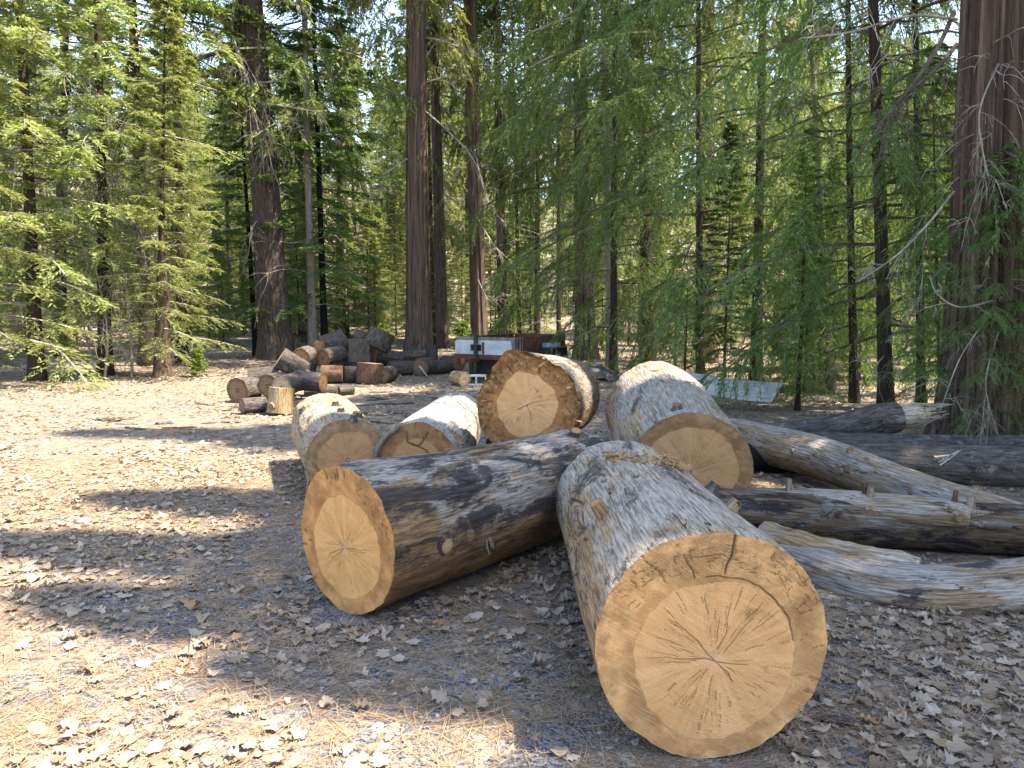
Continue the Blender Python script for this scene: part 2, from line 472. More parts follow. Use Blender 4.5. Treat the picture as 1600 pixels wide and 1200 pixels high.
BARK_T = m_bark('fir_bark', (0.025, 0.018, 0.015), (0.12, 0.09, 0.078), (0.28, 0.23, 0.20), 17, 0.14, 0.04, 0.1)
BARK_C = m_bark('cedar_bark', (0.026, 0.017, 0.013), (0.16, 0.113, 0.090), (0.40, 0.325, 0.28), 17, 0.035, 0.04, 0.0)
BARK_F = m_bark('forest_bark', (0.016, 0.012, 0.010), (0.085, 0.062, 0.050), (0.20, 0.16, 0.13), 20, 0.14, 0.03, 0.15, rnd=0.55)
BARK_R = m_bark('round_bark', (0.022, 0.018, 0.016), (0.14, 0.12, 0.108), (0.34, 0.315, 0.30), 30, 0.3, 0.02, 0.1, rnd=0.5)
BARK_O = m_bark('round_bark_orange', (0.035, 0.02, 0.015), (0.17, 0.105, 0.07), (0.34, 0.26, 0.20), 30, 0.4, 0.02)
BARK_P = m_bark('pale_bark', (0.10, 0.08, 0.07), (0.30, 0.26, 0.22), (0.50, 0.46, 0.41), 20, 0.25, 0.02)
TWIG = m_plain('dead_twig', (0.15, 0.125, 0.105), (0.36, 0.33, 0.30), 3.0)
TWIG_D = m_plain('dark_twig', (0.045, 0.032, 0.026), (0.11, 0.085, 0.07), 3.0)
N_DARK = m_needle('needles_dark', (0.035, 0.085, 0.025), (0.085, 0.155, 0.040))
N_MID = m_needle('needles_mid', (0.08, 0.145, 0.035), (0.19, 0.26, 0.065), (0.28, 0.30, 0.12))
N_LIGHT = m_needle('needles_light', (0.17, 0.22, 0.06), (0.30, 0.35, 0.11), (0.36, 0.37, 0.19))
N_OLIVE = m_needle('needles_olive', (0.11, 0.145, 0.038), (0.22, 0.245, 0.065), (0.30, 0.27, 0.14))
N_NEAR = m_needle('needles_bough', (0.055, 0.13, 0.040), (0.13, 0.225, 0.065), (0.22, 0.27, 0.11), trans=0.58)
N_RUST = m_needle('needles_dead', (0.28, 0.13, 0.05), (0.42, 0.22, 0.09))
CHIP = m_plain('wood_chip', (0.15, 0.07, 0.03), (0.42, 0.27, 0.14), 20, isl=True)
BARKCHIP = m_plain('bark_chip', (0.045, 0.032, 0.026), (0.22, 0.15, 0.11), 15, isl=True)

# ------------------------------------------------------------------ ground
def gz(x, y):
    x, y = np.asarray(x, float), np.asarray(y, float)
    p = np.stack([x, y, np.zeros_like(x)], -1)
    return hill(x, y) + 0.020 * fbm(p * 0.9, 3) - 0.012

def axis_coords(lo, hi, step, grow):
    a = [0.0]
    while a[-1] < hi:
        a.append(a[-1] + max(step, abs(a[-1]) * grow))
    b = [0.0]
    while b[-1] > lo:
        b.append(b[-1] - max(step, abs(b[-1]) * grow))
    return np.array(b[:0:-1] + a)

def m_ground():
    g = G('forest_floor')
    p = g.n('ShaderNodeTexCoord').outputs['Object']
    x, y, z = sep(g, p)
    big = g.noise(p, 0.7, 4, 0.6)
    st_c = g.n('ShaderNodeTexVoronoi', {'Vector': p, 'Scale': 75.0}, feature='F1')
    stone = g.mix(g.mr(sep(g, st_c.outputs['Color'])[0], 0.0, 1.0), (0.055, 0.056, 0.060), (0.21, 0.212, 0.22))
    soil = g.mix(g.noise(p, 30.0, 4, 0.7), (0.11, 0.085, 0.064), (0.24, 0.195, 0.15))
    gm = g.mr(g.m('ADD', g.noise(p, 3.0, 4, 0.65), g.m('MULTIPLY', g.m('SUBTRACT', big, 0.5), 0.6)), 0.40, 0.58)
    col = g.mix(gm, soil, stone)
    # crumbled leaves
    lf = g.n('ShaderNodeTexVoronoi', {'Vector': g.vm('ADD', p, g.scale(g.noise(p, 14.0, 2, out=1), 0.05, 0.05, 0.05)), 'Scale': 16.0}, feature='F1')
    lc = sep(g, lf.outputs['Color'])
    left = g.mr(x, -1.0, -3.2)
    far = g.mr(y, 5.0, 11.0)
    right = g.mr(x, 1.2, 2.4)
    dens = g.m('MAXIMUM', g.m('MAXIMUM', left, far), right)
    lm = g.m('MULTIPLY', g.mr(g.m('ADD', lc[1], g.m('MULTIPLY', dens, 0.5)), 0.70, 0.9), g.mr(g.noise(p, 40.0, 3), 0.30, 0.5))
    lcol = g.mix(lc[0], (0.20, 0.15, 0.11), (0.38, 0.32, 0.25))
    col = g.mix(lm, col, lcol)
    # duff of needles
    nd = g.noise(g.n('ShaderNodeVectorRotate', {'Vector': p, 'Angle': 0.5}, rotation_type='Z_AXIS').outputs[0], 1.0, 2)
    s1 = g.noise(g.scale(p, 190, 22, 1), 1.0, 3, 0.6, 1.2)
    s2 = g.noise(g.scale(p, 22, 190, 1), 1.0, 3, 0.6, 1.2)
    ndl = g.m('MAXIMUM', g.mr(s1, 0.58, 0.66), g.mr(s2, 0.58, 0.66))
    nm = g.m('MULTIPLY', ndl, g.mr(g.m('ADD', g.noise(p, 1.7, 3), g.m('MULTIPLY', dens, 0.15)), 0.40, 0.6))
    col = g.mix(g.m('MULTIPLY', nm, 0.75), col, (0.30, 0.19, 0.11))
    h = g.m('ADD', g.m('MULTIPLY', st_c.outputs['Distance'], -1.2), g.m('ADD', g.m('MULTIPLY', lm, 0.9), g.m('MULTIPLY', nm, 0.5)))
    h = g.m('ADD', h, g.noise(p, 12.0, 5, 0.7))
    return g.done(col, 0.93, g.bump(h, 0.8, 0.012), 0.15)

xs = axis_coords(-260, 260, 0.16, 0.035)
ys = np.concatenate([axis_coords(-60, 330, 0.16, 0.035)])
X, Y = np.meshgrid(xs, ys)
Z = gz(X, Y)
nx, ny = len(xs), len(ys)
i = np.arange(ny - 1)[:, None] * nx
j = np.arange(nx - 1)[None]
mb = MB()
mb.add(np.stack([X, Y, Z], -1), np.stack([i + j, i + j + 1, i + nx + j + 1, i + nx + j], -1).reshape(-1, 4))
ground = mb.build('ground', m_ground())
tag(ground, 'clearing floor of grey gravel strewn with pale oak leaves and pine needles', 'ground', kind='structure')

# ------------------------------------------------------------------ logs
LOGS = {}
def smooth_poly(P, n):
    P = np.asarray(P, float)
    if len(P) == 2:
        t = np.linspace(0, 1, n)[:, None]
        return P[0] * (1 - t) + P[1] * t
    k = np.linspace(0, len(P) - 1, n)
    out = []
    for q in k:
        a = min(int(q), len(P) - 2)
        f = q - a
        p0, p1, p2, p3 = P[max(a - 1, 0)], P[a], P[a + 1], P[min(a + 2, len(P) - 1)]
        out.append(0.5 * ((2 * p1) + (-p0 + p2) * f + (2 * p0 - 5 * p1 + 4 * p2 - p3) * f * f + (-p0 + 3 * p1 - 3 * p2 + p3) * f ** 3))
    return np.array(out)

def crack_field(x, y, cracks):
    out = np.zeros_like(x)
    for poly, w in cracks:
        poly = np.asarray(poly, float)
        m = len(poly) - 1
        for q in range(m):
            a_, b_ = poly[q], poly[q + 1]
            d = b_ - a_
            t = np.clip(((x - a_[0]) * d[0] + (y - a_[1]) * d[1]) / (d @ d + 1e-9), 0, 1)
            dist = np.hypot(x - a_[0] - t * d[0], y - a_[1] - t * d[1])
            ww = w * (1 - 0.75 * abs((q + t) / m - 0.35))
            out = np.maximum(out, np.clip(1.3 - dist / ww, 0, 1) * min(1.0, 0.20 + w * 55))
    return out

def radial_cracks(rg, n, pith, rmin, rmax, lmin, lmax, w, jit=0.03, amin=0, amax=2 * pi):
    o = []
    for q in range(n):
        a = rg.uniform(amin, amax); r0 = rg.uniform(rmin, rmax); l = rg.uniform(lmin, lmax)
        t = np.linspace(0, 1, 6)
        aa = a + np.cumsum(rg.normal(size=6)) * jit * 0.35 / max(r0, 0.25)
        rr = r0 + l * t
        o.append((np.stack([pith[0] + rr * np.cos(aa), pith[1] + rr * np.sin(aa)], -1), w * rg.uniform(0.6, 1.2)))
    return o

def arc_cracks(rg, n, pith, rmin, rmax, lmin, lmax, w, amin, amax):
    o = []
    for q in range(n):
        a = rg.uniform(amin, amax); r0 = rg.uniform(rmin, rmax); l = rg.uniform(lmin, lmax)
        t = np.linspace(0, 1, 5)
        rr = r0 + np.cumsum(rg.normal(size=5)) * 0.008
        aa = a + l * t / r0
        o.append((np.stack([pith[0] + rr * np.cos(aa), pith[1] + rr * np.sin(aa)], -1), w * rg.uniform(0.6, 1.3)))
    return o

rgc = np.random.default_rng(42)
PA = (0.04, -0.13)
def crop_a(pts):                                       # crack points taken from image crop pixels, normalised to the sawn face
    return np.array([((x - 580) / 562.0, (618 - y) / 580.0) for x, y in pts])
CRACK_A = [(crop_a([(405, 688), (500, 690), (560, 688), (605, 704), (660, 714), (760, 722)]), .007), (crop_a([(605, 704), (548, 645), (520, 600), (470, 555), (400, 490)]), .005),
           (crop_a([(605, 704), (640, 740), (668, 760), (680, 800)]), .006), (crop_a([(690, 40), (684, 90), (672, 165), (650, 200), (640, 245)]), .017), (crop_a([(640, 660), (690, 590), (740, 520), (780, 480)]), .004),
           (crop_a([(440, 150), (455, 190), (485, 230), (492, 268)]), .009), (crop_a([(545, 262), (620, 262), (720, 282), (800, 325), (860, 375), (915, 430), (950, 490), (972, 560), (978, 600)]), .009),
           (crop_a([(225, 130), (250, 180), (320, 240), (365, 300)]), .007), (crop_a([(480, 160), (560, 155), (620, 150), (660, 170)]), .006), (crop_a([(610, 640), (650, 560), (655, 500)]), .004)]
CRACK_A += radial_cracks(rgc, 70, PA, 0.10, 0.55, 0.06, 0.26, 0.0030, 0.012)
CRACK_A += radial_cracks(rgc, 50, PA, 0.80, 0.98, 0.03, 0.10, 0.0042, 0.012, 0.5, 2.7)
CRACK_A += arc_cracks(rgc, 46, PA, 0.80, 1.02, 0.03, 0.12, 0.0040, 0.5, 2.6)
CRACK_A += radial_cracks(rgc, 10, PA, 0.72, 0.85, 0.04, 0.12, 0.004, 0.012, -0.6, 0.4) + radial_cracks(rgc, 8, PA, 0.95, 1.1, 0.05, 0.15, 0.005, 0.01, 0.3, 2.9)
PB = (0.0, -0.10)
CRACK_B = radial_cracks(rgc, 16, PB, 0.0, 0.03, 0.15, 0.42, 0.0045, 0.02) + radial_cracks(rgc, 24, PB, 0.15, 0.5, 0.08, 0.25, 0.0035, 0.012) + arc_cracks(rgc, 34, PB, 0.78, 0.98, 0.01, 0.04, 0.007, 0.3, 1.3) + radial_cracks(rgc, 5, PB, 0.85, 1.0, 0.08, 0.14, 0.016, 0.01, 1.4, 2.0) + radial_cracks(rgc, 6, PB, 0.75, 0.9, 0.05, 0.1, 0.013, 0.01, 2.8, 4.0)
CRACK_C = radial_cracks(rgc, 3, (0, 0), 0.0, 0.01, 0.2, 0.35, 0.008, 0.02) + radial_cracks(rgc, 26, (0, 0), 0.1, 0.45, 0.08, 0.25, 0.004, 0.012) + radial_cracks(rgc, 16, (0, 0), 0.6, 0.75, 0.1, 0.25, 0.014, 0.02, 0.0, 3.3)
CRACK_D = radial_cracks(rgc, 7, (0, 0), 0.0, 0.02, 0.2, 0.6, 0.005, 0.03) + radial_cracks(rgc, 18, (0, 0), 0.15, 0.5, 0.08, 0.3, 0.0035, 0.012)
CRACK_E = [(np.array([(-0.25, 0.75), (-0.22, 0.5), (0.05, 0.38), (0.15, 0.5), (0.3, 0.75)]), 0.03), (np.array([(0.05, 0.38), (0.25, 0.3), (0.4, 0.1)]), 0.02)] + radial_cracks(rgc, 12, (0, 0), 0.1, 0.5, 0.1, 0.3, 0.008, 0.02)

def make_log(name, label, cat, pts, rad, skin, f0=None, f1=None, seg=72, rings=44, rough=0.03, fine=0.006, seed=0,
             rfun=None, ragged=0.0, group=None, body='log_body', squash=1.0, tilt0=(0, 0), cracks=None, dense=26):
    P = smooth_poly(pts, rings)
    T, X_, Y_ = frames(P)
    s = np.concatenate([[0], np.cumsum(np.linalg.norm(np.diff(P, axis=0), axis=1))])
    R = np.interp(np.linspace(0, 1, rings), np.linspace(0, 1, len(rad)), rad)
    a = np.linspace(0, 2 * pi, seg, endpoint=False)
    ca, sa = np.cos(a)[None], np.sin(a)[None]
    S = s[:, None] + 0 * a[None]
    Rm = R[:, None] + 0 * a[None]
    q = np.stack([ca * 1.1 + 0 * S, sa * 1.1 + 0 * S, S * 0.55], -1) + seed * 7.31
    Rr = Rm * (1 + rough * 1.6 * fbm(q, 3))
    q2 = np.stack([ca * Rm * 26, sa * Rm * 26, S * 3.0], -1) + seed * 3.7
    Rr = Rr + fine * fbm(q2, 3)
    Rr = Rr + Rm * rough * 0.8 * fbm(q * 3.1 + 5, 3)
    if seg > 60:
        chip = np.clip(fbm(np.stack([ca[0] * 7, sa[0] * 7, 0 * a], -1) + seed, 3) - 0.12, 0, 1)
        Rr[0] *= 1 - 0.02 * chip
    if rfun is not None:
        Rr = Rr * rfun(a[None] + 0 * S, S, s[-1])
    # softened arrises at the sawn ends
    Rr[0] *= 0.993
    Rr[-1] *= 0.993
    V = P[:, None] + Rr[..., None] * (X_[:, None] * ca[..., None] + Y_[:, None] * sa[..., None] * squash)
    # slightly slanted saw cut
    if tilt0 != (0, 0):
        fall = np.clip(1 - S / max(0.3, 0.3 * s[-1]), 0, 1)
        V = V + T[:, None] * (fall * (tilt0[0] * Rr * ca + tilt0[1] * Rr * sa))[..., None]
    base = P.mean(0).copy()
    base[2] = max(0.0, float(V[..., 2].min()))
    root = thing(name, label, cat, base, group)
    gc = np.stack([Rr * ca, Rr * sa, S], -1)
    mb = MB()
    i = np.arange(rings - 1)[:, None] * seg
    jj = np.arange(seg)[None]
    kk = (jj + 1) % seg
    mb.add(V - base, np.stack([i + jj, i + kk, i + seg + kk, i + seg + jj], -1).reshape(-1, 4)[:, ::-1], 0, gc)
    mb.build(body, skin, root)
    for end, fm in ((0, f0), (-1, f1)):
        if fm is None:
            continue
        nr = (dense if end == 0 else 26) if seg > 40 else 8
        rim = V[end]
        c0 = rim.mean(0)
        k = np.linspace(0, 1, nr)[1:]
        sgn = -1 if end == 0 else 1
        D = c0 + (rim - c0)[None] * k[:, None, None]
        fc = np.stack([ca * k[:, None] + 0 * ca, sa * k[:, None], 0 * k[:, None] + 0 * ca], -1)
        nz = fbm(fc * 5 + seed, 3) * 0.004
        if ragged > 0:
            bite = np.clip((k[:, None] - 0.55) / 0.45, 0, 1) * np.clip(0.55 + fc[..., 1] * 0.8 + 0.3 * fbm(fc * 2 + seed, 2), 0, 1)
            nz = nz + ragged * bite * (fbm(fc * 6 + seed * 2, 4) - 0.1)
        if cracks is not None and end == 0:
            ci_ = crack_field(fc[..., 0], fc[..., 1], cracks)
            fc[..., 2] = ci_
            nz = nz - 0.012 * ci_ * (k[:, None] < 0.999)
        nz = nz * np.where(k[:, None] > 0.999, 0 if ragged == 0 else 1, 1)
        D = D + sgn * T[end] * nz[..., None]
        if ragged == 0:
            D = D + sgn * T[end] * 0.001
        mb = MB()
        Vf = np.concatenate([c0[None] + sgn * T[end] * 0.001, D.reshape(-1, 3)])
        Af = np.concatenate([[[0, 0, 0]], fc.reshape(-1, 3)])
        i = 1 + np.arange(nr - 2)[:, None] * seg
        qd = np.stack([i + jj, i + kk, i + seg + kk, i + seg + jj], -1).reshape(-1, 4)
        tr = np.stack([0 * jj[0], 1 + jj[0], 1 + kk[0]], -1)
        if end == 0:
            pass
        else:
            qd, tr = qd[:, ::-1], tr[:, ::-1]
        mb.add(Vf - base, tr, 0, Af)
        mb.faces.append((qd, 0))
        mb.build('cut_face', fm, root)
    LOGS[root.name] = (V, P, root, base)
    return root

def pick(root, u, v):
    """point and outward normal on a log's body that shows at pixel (u, v)"""
    V, P, r_, base = LOGS[root.name]
    N = V - P[:, None]
    N = N / np.linalg.norm(N, axis=-1)[..., None]
    view = np.array([0, 0, CAM_H]) - V
    vis = (N * view).sum(-1) > 0
    pu, pv, f = project(V)
    d = (pu - u) ** 2 + (pv - v) ** 2 + np.where(vis, 0, 1e7)
    k = np.unravel_index(np.argmin(d), d.shape)
    T = P[min(k[0] + 1, len(P) - 1)] - P[max(k[0] - 1, 0)]
    return V[k], N[k], T / np.linalg.norm(T)

def stub(root, u, v, r, ln, skin, face, lean=(0, 0, 0), name='branch_stub', sides=14):
    p, n, t = pick(root, u, v)
    d = n + np.array(lean)
    d = d / np.linalg.norm(d)
    base = LOGS[root.name][3]
    k = np.array([-0.35, 0.0, 0.25, 0.6, 1.0]) * ln
    Q = p + d * k[:, None]
    Rr = r * np.array([1.5, 1.35, 1.08, 1.0, 0.94])
    V, Fq, A = tube(Q, Rr, sides)
    V = V + 0.10 * r * fbm(V * 40, 2)[:, None] * n
    mb = MB()
    mb.add(V - base, Fq, 0, A)
    o = mb.build(name, skin, root)
    mb = MB()
    rim = V[-sides:]
    c = rim.mean(0) + d * 0.002
    ang = np.linspace(0, 2 * pi, sides, endpoint=False)
    mb.add(np.concatenate([[c], rim]) - base, [(0, 1 + q, 1 + (q + 1) % sides) for q in range(sides)], 0,
           np.concatenate([[[0, 0, 0]], np.stack([np.cos(ang), np.sin(ang), 0 * ang], -1)]))
    mb.build('cut_face', face, o)
    return o

def slivers(n, centre, spread, ln, wd, up=0.5, seed=0, axis=None):
    """heap of thin wedge-shaped splinters: V, F"""
    rg = np.random.default_rng(seed)
    c = np.asarray(centre) + (rg.random((n, 3)) - 0.5) * np.asarray(spread)
    d = rg.normal(size=(n, 3))
    if axis is not None:
        d = np.asarray(axis) + 0.28 * d
    else:
        d[:, 2] = np.abs(d[:, 2]) * up
    d /= np.linalg.norm(d, axis=1)[:, None]
    w = np.cross(d, rg.normal(size=(n, 3)))
    w /= np.linalg.norm(w, axis=1)[:, None]
    h = np.cross(d, w)
    L = ln * rg.uniform(0.4, 1.3, (n, 1))
    W = wd * rg.uniform(0.5, 1.4, (n, 1))
    V = np.stack([c - d * L / 2 - w * W, c - d * L / 2 + w * W, c + d * L / 2 + w * W * 0.5, c + d * L / 2 - w * W * 0.4,
                  c - d * L / 2 - w * W * 0.8 + h * W * 0.7, c - d * L / 2 + w * W * 0.8 + h * W * 0.7, c + d * L / 2 + w * W * 0.3 + h * W * 0.3, c + d * L / 2 - w * W * 0.3 + h * W * 0.3], 1)
    f = np.array([(0, 3, 2, 1), (4, 5, 6, 7), (0, 1, 5, 4), (1, 2, 6, 5), (2, 3, 7, 6), (3, 0, 4, 7)])
    return V.reshape(-1, 3), (np.arange(n)[:, None, None] * 8 + f[None]).reshape(-1, 4)

def on_ground(u, v_top, dist, r):
    """axis point of a log of radius r lying on the ground whose top edge shows at u, at depth dist"""
    x = (u - 800) / F * dist
    return np.array([x, dist, r - 0.015])

# log A, the big one in front
A0 = np.array([0.70, 2.60, 0.405])
A1 = np.array([0.66, 4.78, 0.385])
def flare_a(a, S, L):
    top = np.clip(np.sin(a), 0, 1)
    rot = np.exp(-((S - L * 0.80) / 0.20) ** 2) * np.exp(-((a - 1.35) / 0.36) ** 2)
    return 1 - 0.22 * rot - 0.10 * top * np.clip((S - L + 0.22) / 0.22, 0, 1) ** 2
log_a = make_log('sawn_log', 'massive silvery log with broad ringed sawn end and a rotten hollow along its top', 'log',
                 [A0, A1], [0.415, 0.41, 0.40, 0.395], SKIN_A, FACE_A, FACE_D, seg=500, rings=50, rough=0.028, seed=1, rfun=flare_a, cracks=CRACK_A, dense=170)
stub(log_a, 943, 803, 0.032, 0.075, SKIN_A, FACE_G, (0, -0.35, 0.4))
stub(log_a, 1112, 765, 0.028, 0.05, BARK_G, FACE_G, (0.2, 0, 0.5))
stub(log_a, 1146, 790, 0.024, 0.045, SKIN_A, FACE_G, (0.3, 0, 0.5))
p, n, t = pick(log_a, 1005, 716)
V, Fq = slivers(130, p - n * 0.012, (0.34, 0.34, 0.045), 0.085, 0.010, 0.35, 3)
mb = MB(); mb.add(V - LOGS[log_a.name][3], Fq)
tag(mb.build('rotten_wood', CHIP, log_a, smooth=False), 'crumbling brown rot in the hollow', kind='stuff')
p, n, t = pick(log_a, 905, 850)
V, Fq = slivers(60, p + n * 0.0, (0.06, 0.7, 0.4), 0.09, 0.007, 0.4, 4, axis=(0.0, 1, -0.1))
mb = MB(); mb.add(V - LOGS[log_a.name][3], Fq)
tag(mb.build('bark_shred', BARKCHIP, log_a, smooth=False), kind='stuff')

# log B, lying across, its sawn end to the left
B0 = np.array([-0.87, 3.90, 0.375])
B1 = np.array([0.50, 5.55, 0.345])
def flare_b(a, S, L):
    notch = np.exp(-((a - (-1.45)) / 0.13) ** 2) * np.exp(-(S / 0.10) ** 2)
    hump = np.exp(-((a - 2.0) / 0.5) ** 2) * np.exp(-((S - 0.25) / 0.3) ** 2)
    return 1 - 0.11 * notch + 0.05 * hump
log_b = make_log('sawn_log', 'blackened mottled log with bright orange sawn end facing the gravel', 'log',
                 [B0, (B0 + B1) / 2 + np.array([0, 0, 0.0]), B1], [0.388, 0.37, 0.355, 0.345], SKIN_B, FACE_B, FACE_D, seg=360, rings=50, rough=0.04, seed=2, rfun=flare_b, cracks=CRACK_B, dense=120)
stub(log_b, 698, 852, 0.045, 0.018, SKIN_B, FACE_R3, (0, 0, 0), 'knot', 20)
stub(log_b, 899, 680, 0.040, 0.045, SKIN_B, FACE_G, (-0.1, -0.5, 0.4))
p, n, t = pick(log_b, 762, 845)
V, Fq = slivers(9, p + n * 0.010, (0.05, 0.04, 0.08), 0.07, 0.003, 0.4, 5, axis=(0.35, -0.3, -0.7))
mb = MB(); mb.add(V - LOGS[log_b.name][3], Fq)
mb.build('splinter', SKIN_P, log_b, smooth=False)

# log G, left back
G0 = np.array([-1.33, 6.15, 0.335]); G1 = np.array([-1.93, 7.85, 0.345])
log_g = make_log('sawn_log', 'short cream log studded with grey cut branch stubs on top, behind the blackened log', 'log',
                 [G0, G1], [0.335, 0.35, 0.355], SKIN_G, FACE_G, FACE_D, seg=88, rings=50, rough=0.05, seed=3)
for u, v, r in ((475, 640, .035), (524, 634, .03), (533, 643, .03), (558, 650, .04), (550, 656, .025)):
    stub(log_g, u, v, r, 0.04, BARK_G, FACE_G, (0, -0.2, 0.4))
p = G0 + np.array([-0.36, -0.02, -0.2])
V, Fq = slivers(5, p + np.array([0.04, 0.03, 0]), (0.04, 0.05, 0.1), 0.30, 0.02, 0.4, 8, axis=(-0.05, 0.0, -1))
mb = MB(); mb.add(V - LOGS[log_g.name][3], Fq)
mb.build('bark_strip', SKIN_G, log_g, smooth=False)

# log E, white topped
E0 = np.array([-0.78, 6.20, 0.315]); E1 = np.array([-0.62, 8.45, 0.31])
log_e = make_log('sawn_log', 'white weathered log with deep dark crack in its dull end, beside the ragged-topped log', 'log',
                 [E0, E1], [0.335, 0.33, 0.32], SKIN_E, FACE_E, FACE_D, seg=120, rings=50, rough=0.06, seed=4, cracks=CRACK_E, dense=60)
p, n, t = pick(log_e, 603, 690)
ang = np.linspace(0.15, 1.25, 10)
flap_c = E0 + np.array([0.02, -0.05, -0.02])
pts_ = np.stack([flap_c[0] - 0.385 * np.cos(ang - 0.15), np.full(10, flap_c[1]), flap_c[2] + 0.385 * np.sin(ang - 0.15) * 0.95], -1)
ins = pts_ + np.stack([0.035 * np.cos(ang), 0 * ang, -0.035 * np.sin(ang)], -1)
dep = np.array([0.02, 0.16, 0])
V = np.concatenate([pts_, ins, pts_ + dep, ins + dep])
V = V + 0.012 * fbm(V * 14, 2)[:, None]
Fq = []
for k in range(9):
    Fq += [(k, k + 1, 11 + k, 10 + k), (20 + k, 30 + k, 31 + k, 21 + k), (k, 20 + k, 21 + k, k + 1), (10 + k, 11 + k, 31 + k, 30 + k)]
Fq += [(0, 10, 30, 20), (9, 29, 39, 19)]
mb = MB(); mb.add(V - LOGS[log_e.name][3], Fq, 0, V)
mb.build('bark_flap', SKIN_C, log_e)

# log C on top of the pile, ragged rim
C0 = np.array([0.13, 6.55, 0.735]); C1 = np.array([0.53, 7.95, 0.66])
def rag_c(a, S, L):
    near = np.exp(-(S / 0.10) ** 2)
    n = fbm(np.stack([np.cos(a) * 2.4, np.sin(a) * 2.4, 0 * a + 2.2], -1), 3)
    up = np.clip(np.sin(a) * 1.2 + 0.25, 0, 1)
    return 1 + near * up * (0.16 * n - 0.02) + near * 0.07 * np.exp(-((a - 1.75) / 0.25) ** 2)
log_c = make_log('sawn_log', 'brown log on top of the pile with ragged crumbling rim and pale ringed heart', 'log',
                 [C0, C1], [0.455, 0.43, 0.39], SKIN_C, FACE_C, FACE_D, seg=200, rings=56, rough=0.03, seed=5, rfun=rag_c, ragged=0.09, cracks=CRACK_C, dense=64)
V, Fq = slivers(150, C0 + np.array([-0.02, -0.015, 0.05]), (0.9, 0.03, 0.84), 0.06, 0.009, 0.4, 9)
ctr = V.reshape(-1, 8, 3).mean(1)
rr = np.hypot(ctr[:, 0] - C0[0], ctr[:, 2] - C0[2])
keep = (rr > 0.30) & (rr < 0.445) & (ctr[:, 2] > C0[2] - 0.12 - 0.3 * (ctr[:, 0] < C0[0]))
idx = np.where(keep)[0]
V = V.reshape(-1, 8, 3)[idx].reshape(-1, 3)
V[:, 1] += 0.28 * (V[:, 0] - C0[0])* -1
Fq = Fq.reshape(-1, 6, 4)[:len(idx)].reshape(-1, 4)
mb = MB(); mb.add(V - LOGS[log_c.name][3], Fq)
tag(mb.build('crumbled_wood', CHIP, log_c, smooth=False), kind='stuff')

# log D, big, behind the front log
D0 = np.array([1.26, 5.32, 0.425]); D1 = np.array([1.32, 7.05, 0.63])
log_d = make_log('sawn_log', 'thick cream log with dark brown sawn end, tilted up behind the silvery log', 'log',
                 [D0, D1], [0.435, 0.445, 0.46, 0.465], SKIN_D, FACE_D, FACE_D, seg=200, rings=50, rough=0.035, seed=6, cracks=CRACK_D, dense=72)
stub(log_d, 1058, 640, 0.032, 0.035, BARK_G, FACE_R2, (0, -0.3, 0.3), 'knot')
p, n, t = pick(log_d, 1030, 610)
V, Fq = slivers(110, p + n * 0.012, (0.5, 0.7, 0.04), 0.03, 0.006, 0.3, 11)
ok = []
# the charred log the top ones rest on
log_f = make_log('charred_log', 'charred black log lying under the debarked trunks behind the pile', 'log',
                 [np.array([-0.25, 7.45, 0.135]), np.array([1.6, 7.35, 0.13]), np.array([3.6, 7.15, 0.14])], [0.145, 0.145, 0.15], CHAR, FACE_R1, FACE_R1, seg=48, rings=40, rough=0.05, fine=0.015, seed=7)

# trunks and poles on the right
R1 = make_log('fallen_trunk', 'curved pale debarked trunk with purple stains lying on the oak leaves', 'trunk',
              [at(1215, 868, 4.75), at(1330, 908, 4.25), at(1440, 925, 4.05), at(1560, 921, 4.02), at(1700, 900, 4.1), at(1850, 880, 4.25)],
              [0.115, 0.145, 0.145, 0.15, 0.145, 0.14], SKIN_Q, FACE_G, FACE_G, seg=56, rings=80, rough=0.02, fine=0.014, seed=8)
slab_pts = [at(1195, 838, 4.85), at(1290, 866, 4.50), at(1380, 884, 4.28), at(1438, 893, 4.17)]
P = smooth_poly(slab_pts, 30)
V, Fq, A = tube(P, np.interp(np.linspace(0, 1, 30), [0, 0.8, 1], [0.10, 0.10, 0.075]), 20)
V = V + 0.010 * fbm(V * 16, 3)[:, None]
mb = MB(); mb.add(V - LOGS[R1.name][3], Fq, 0, A)
mb.add(np.concatenate([[V[-20:].mean(0)], V[-20:]]) - LOGS[R1.name][3], [(0, 1 + q, 1 + (q + 1) % 20) for q in range(20)], 0)
mb.build('outer_layer', SKIN_A, R1)
V, Fq = slivers(60, at(1405, 893, 4.12) + np.array([0, 0, 0.0]), (0.22, 0.08, 0.03), 0.035, 0.008, 0.3, 12)
mb = MB(); mb.add(V - LOGS[R1.name][3], Fq)
tag(mb.build('wood_crumb', BARKCHIP, R1, smooth=False), kind='stuff')

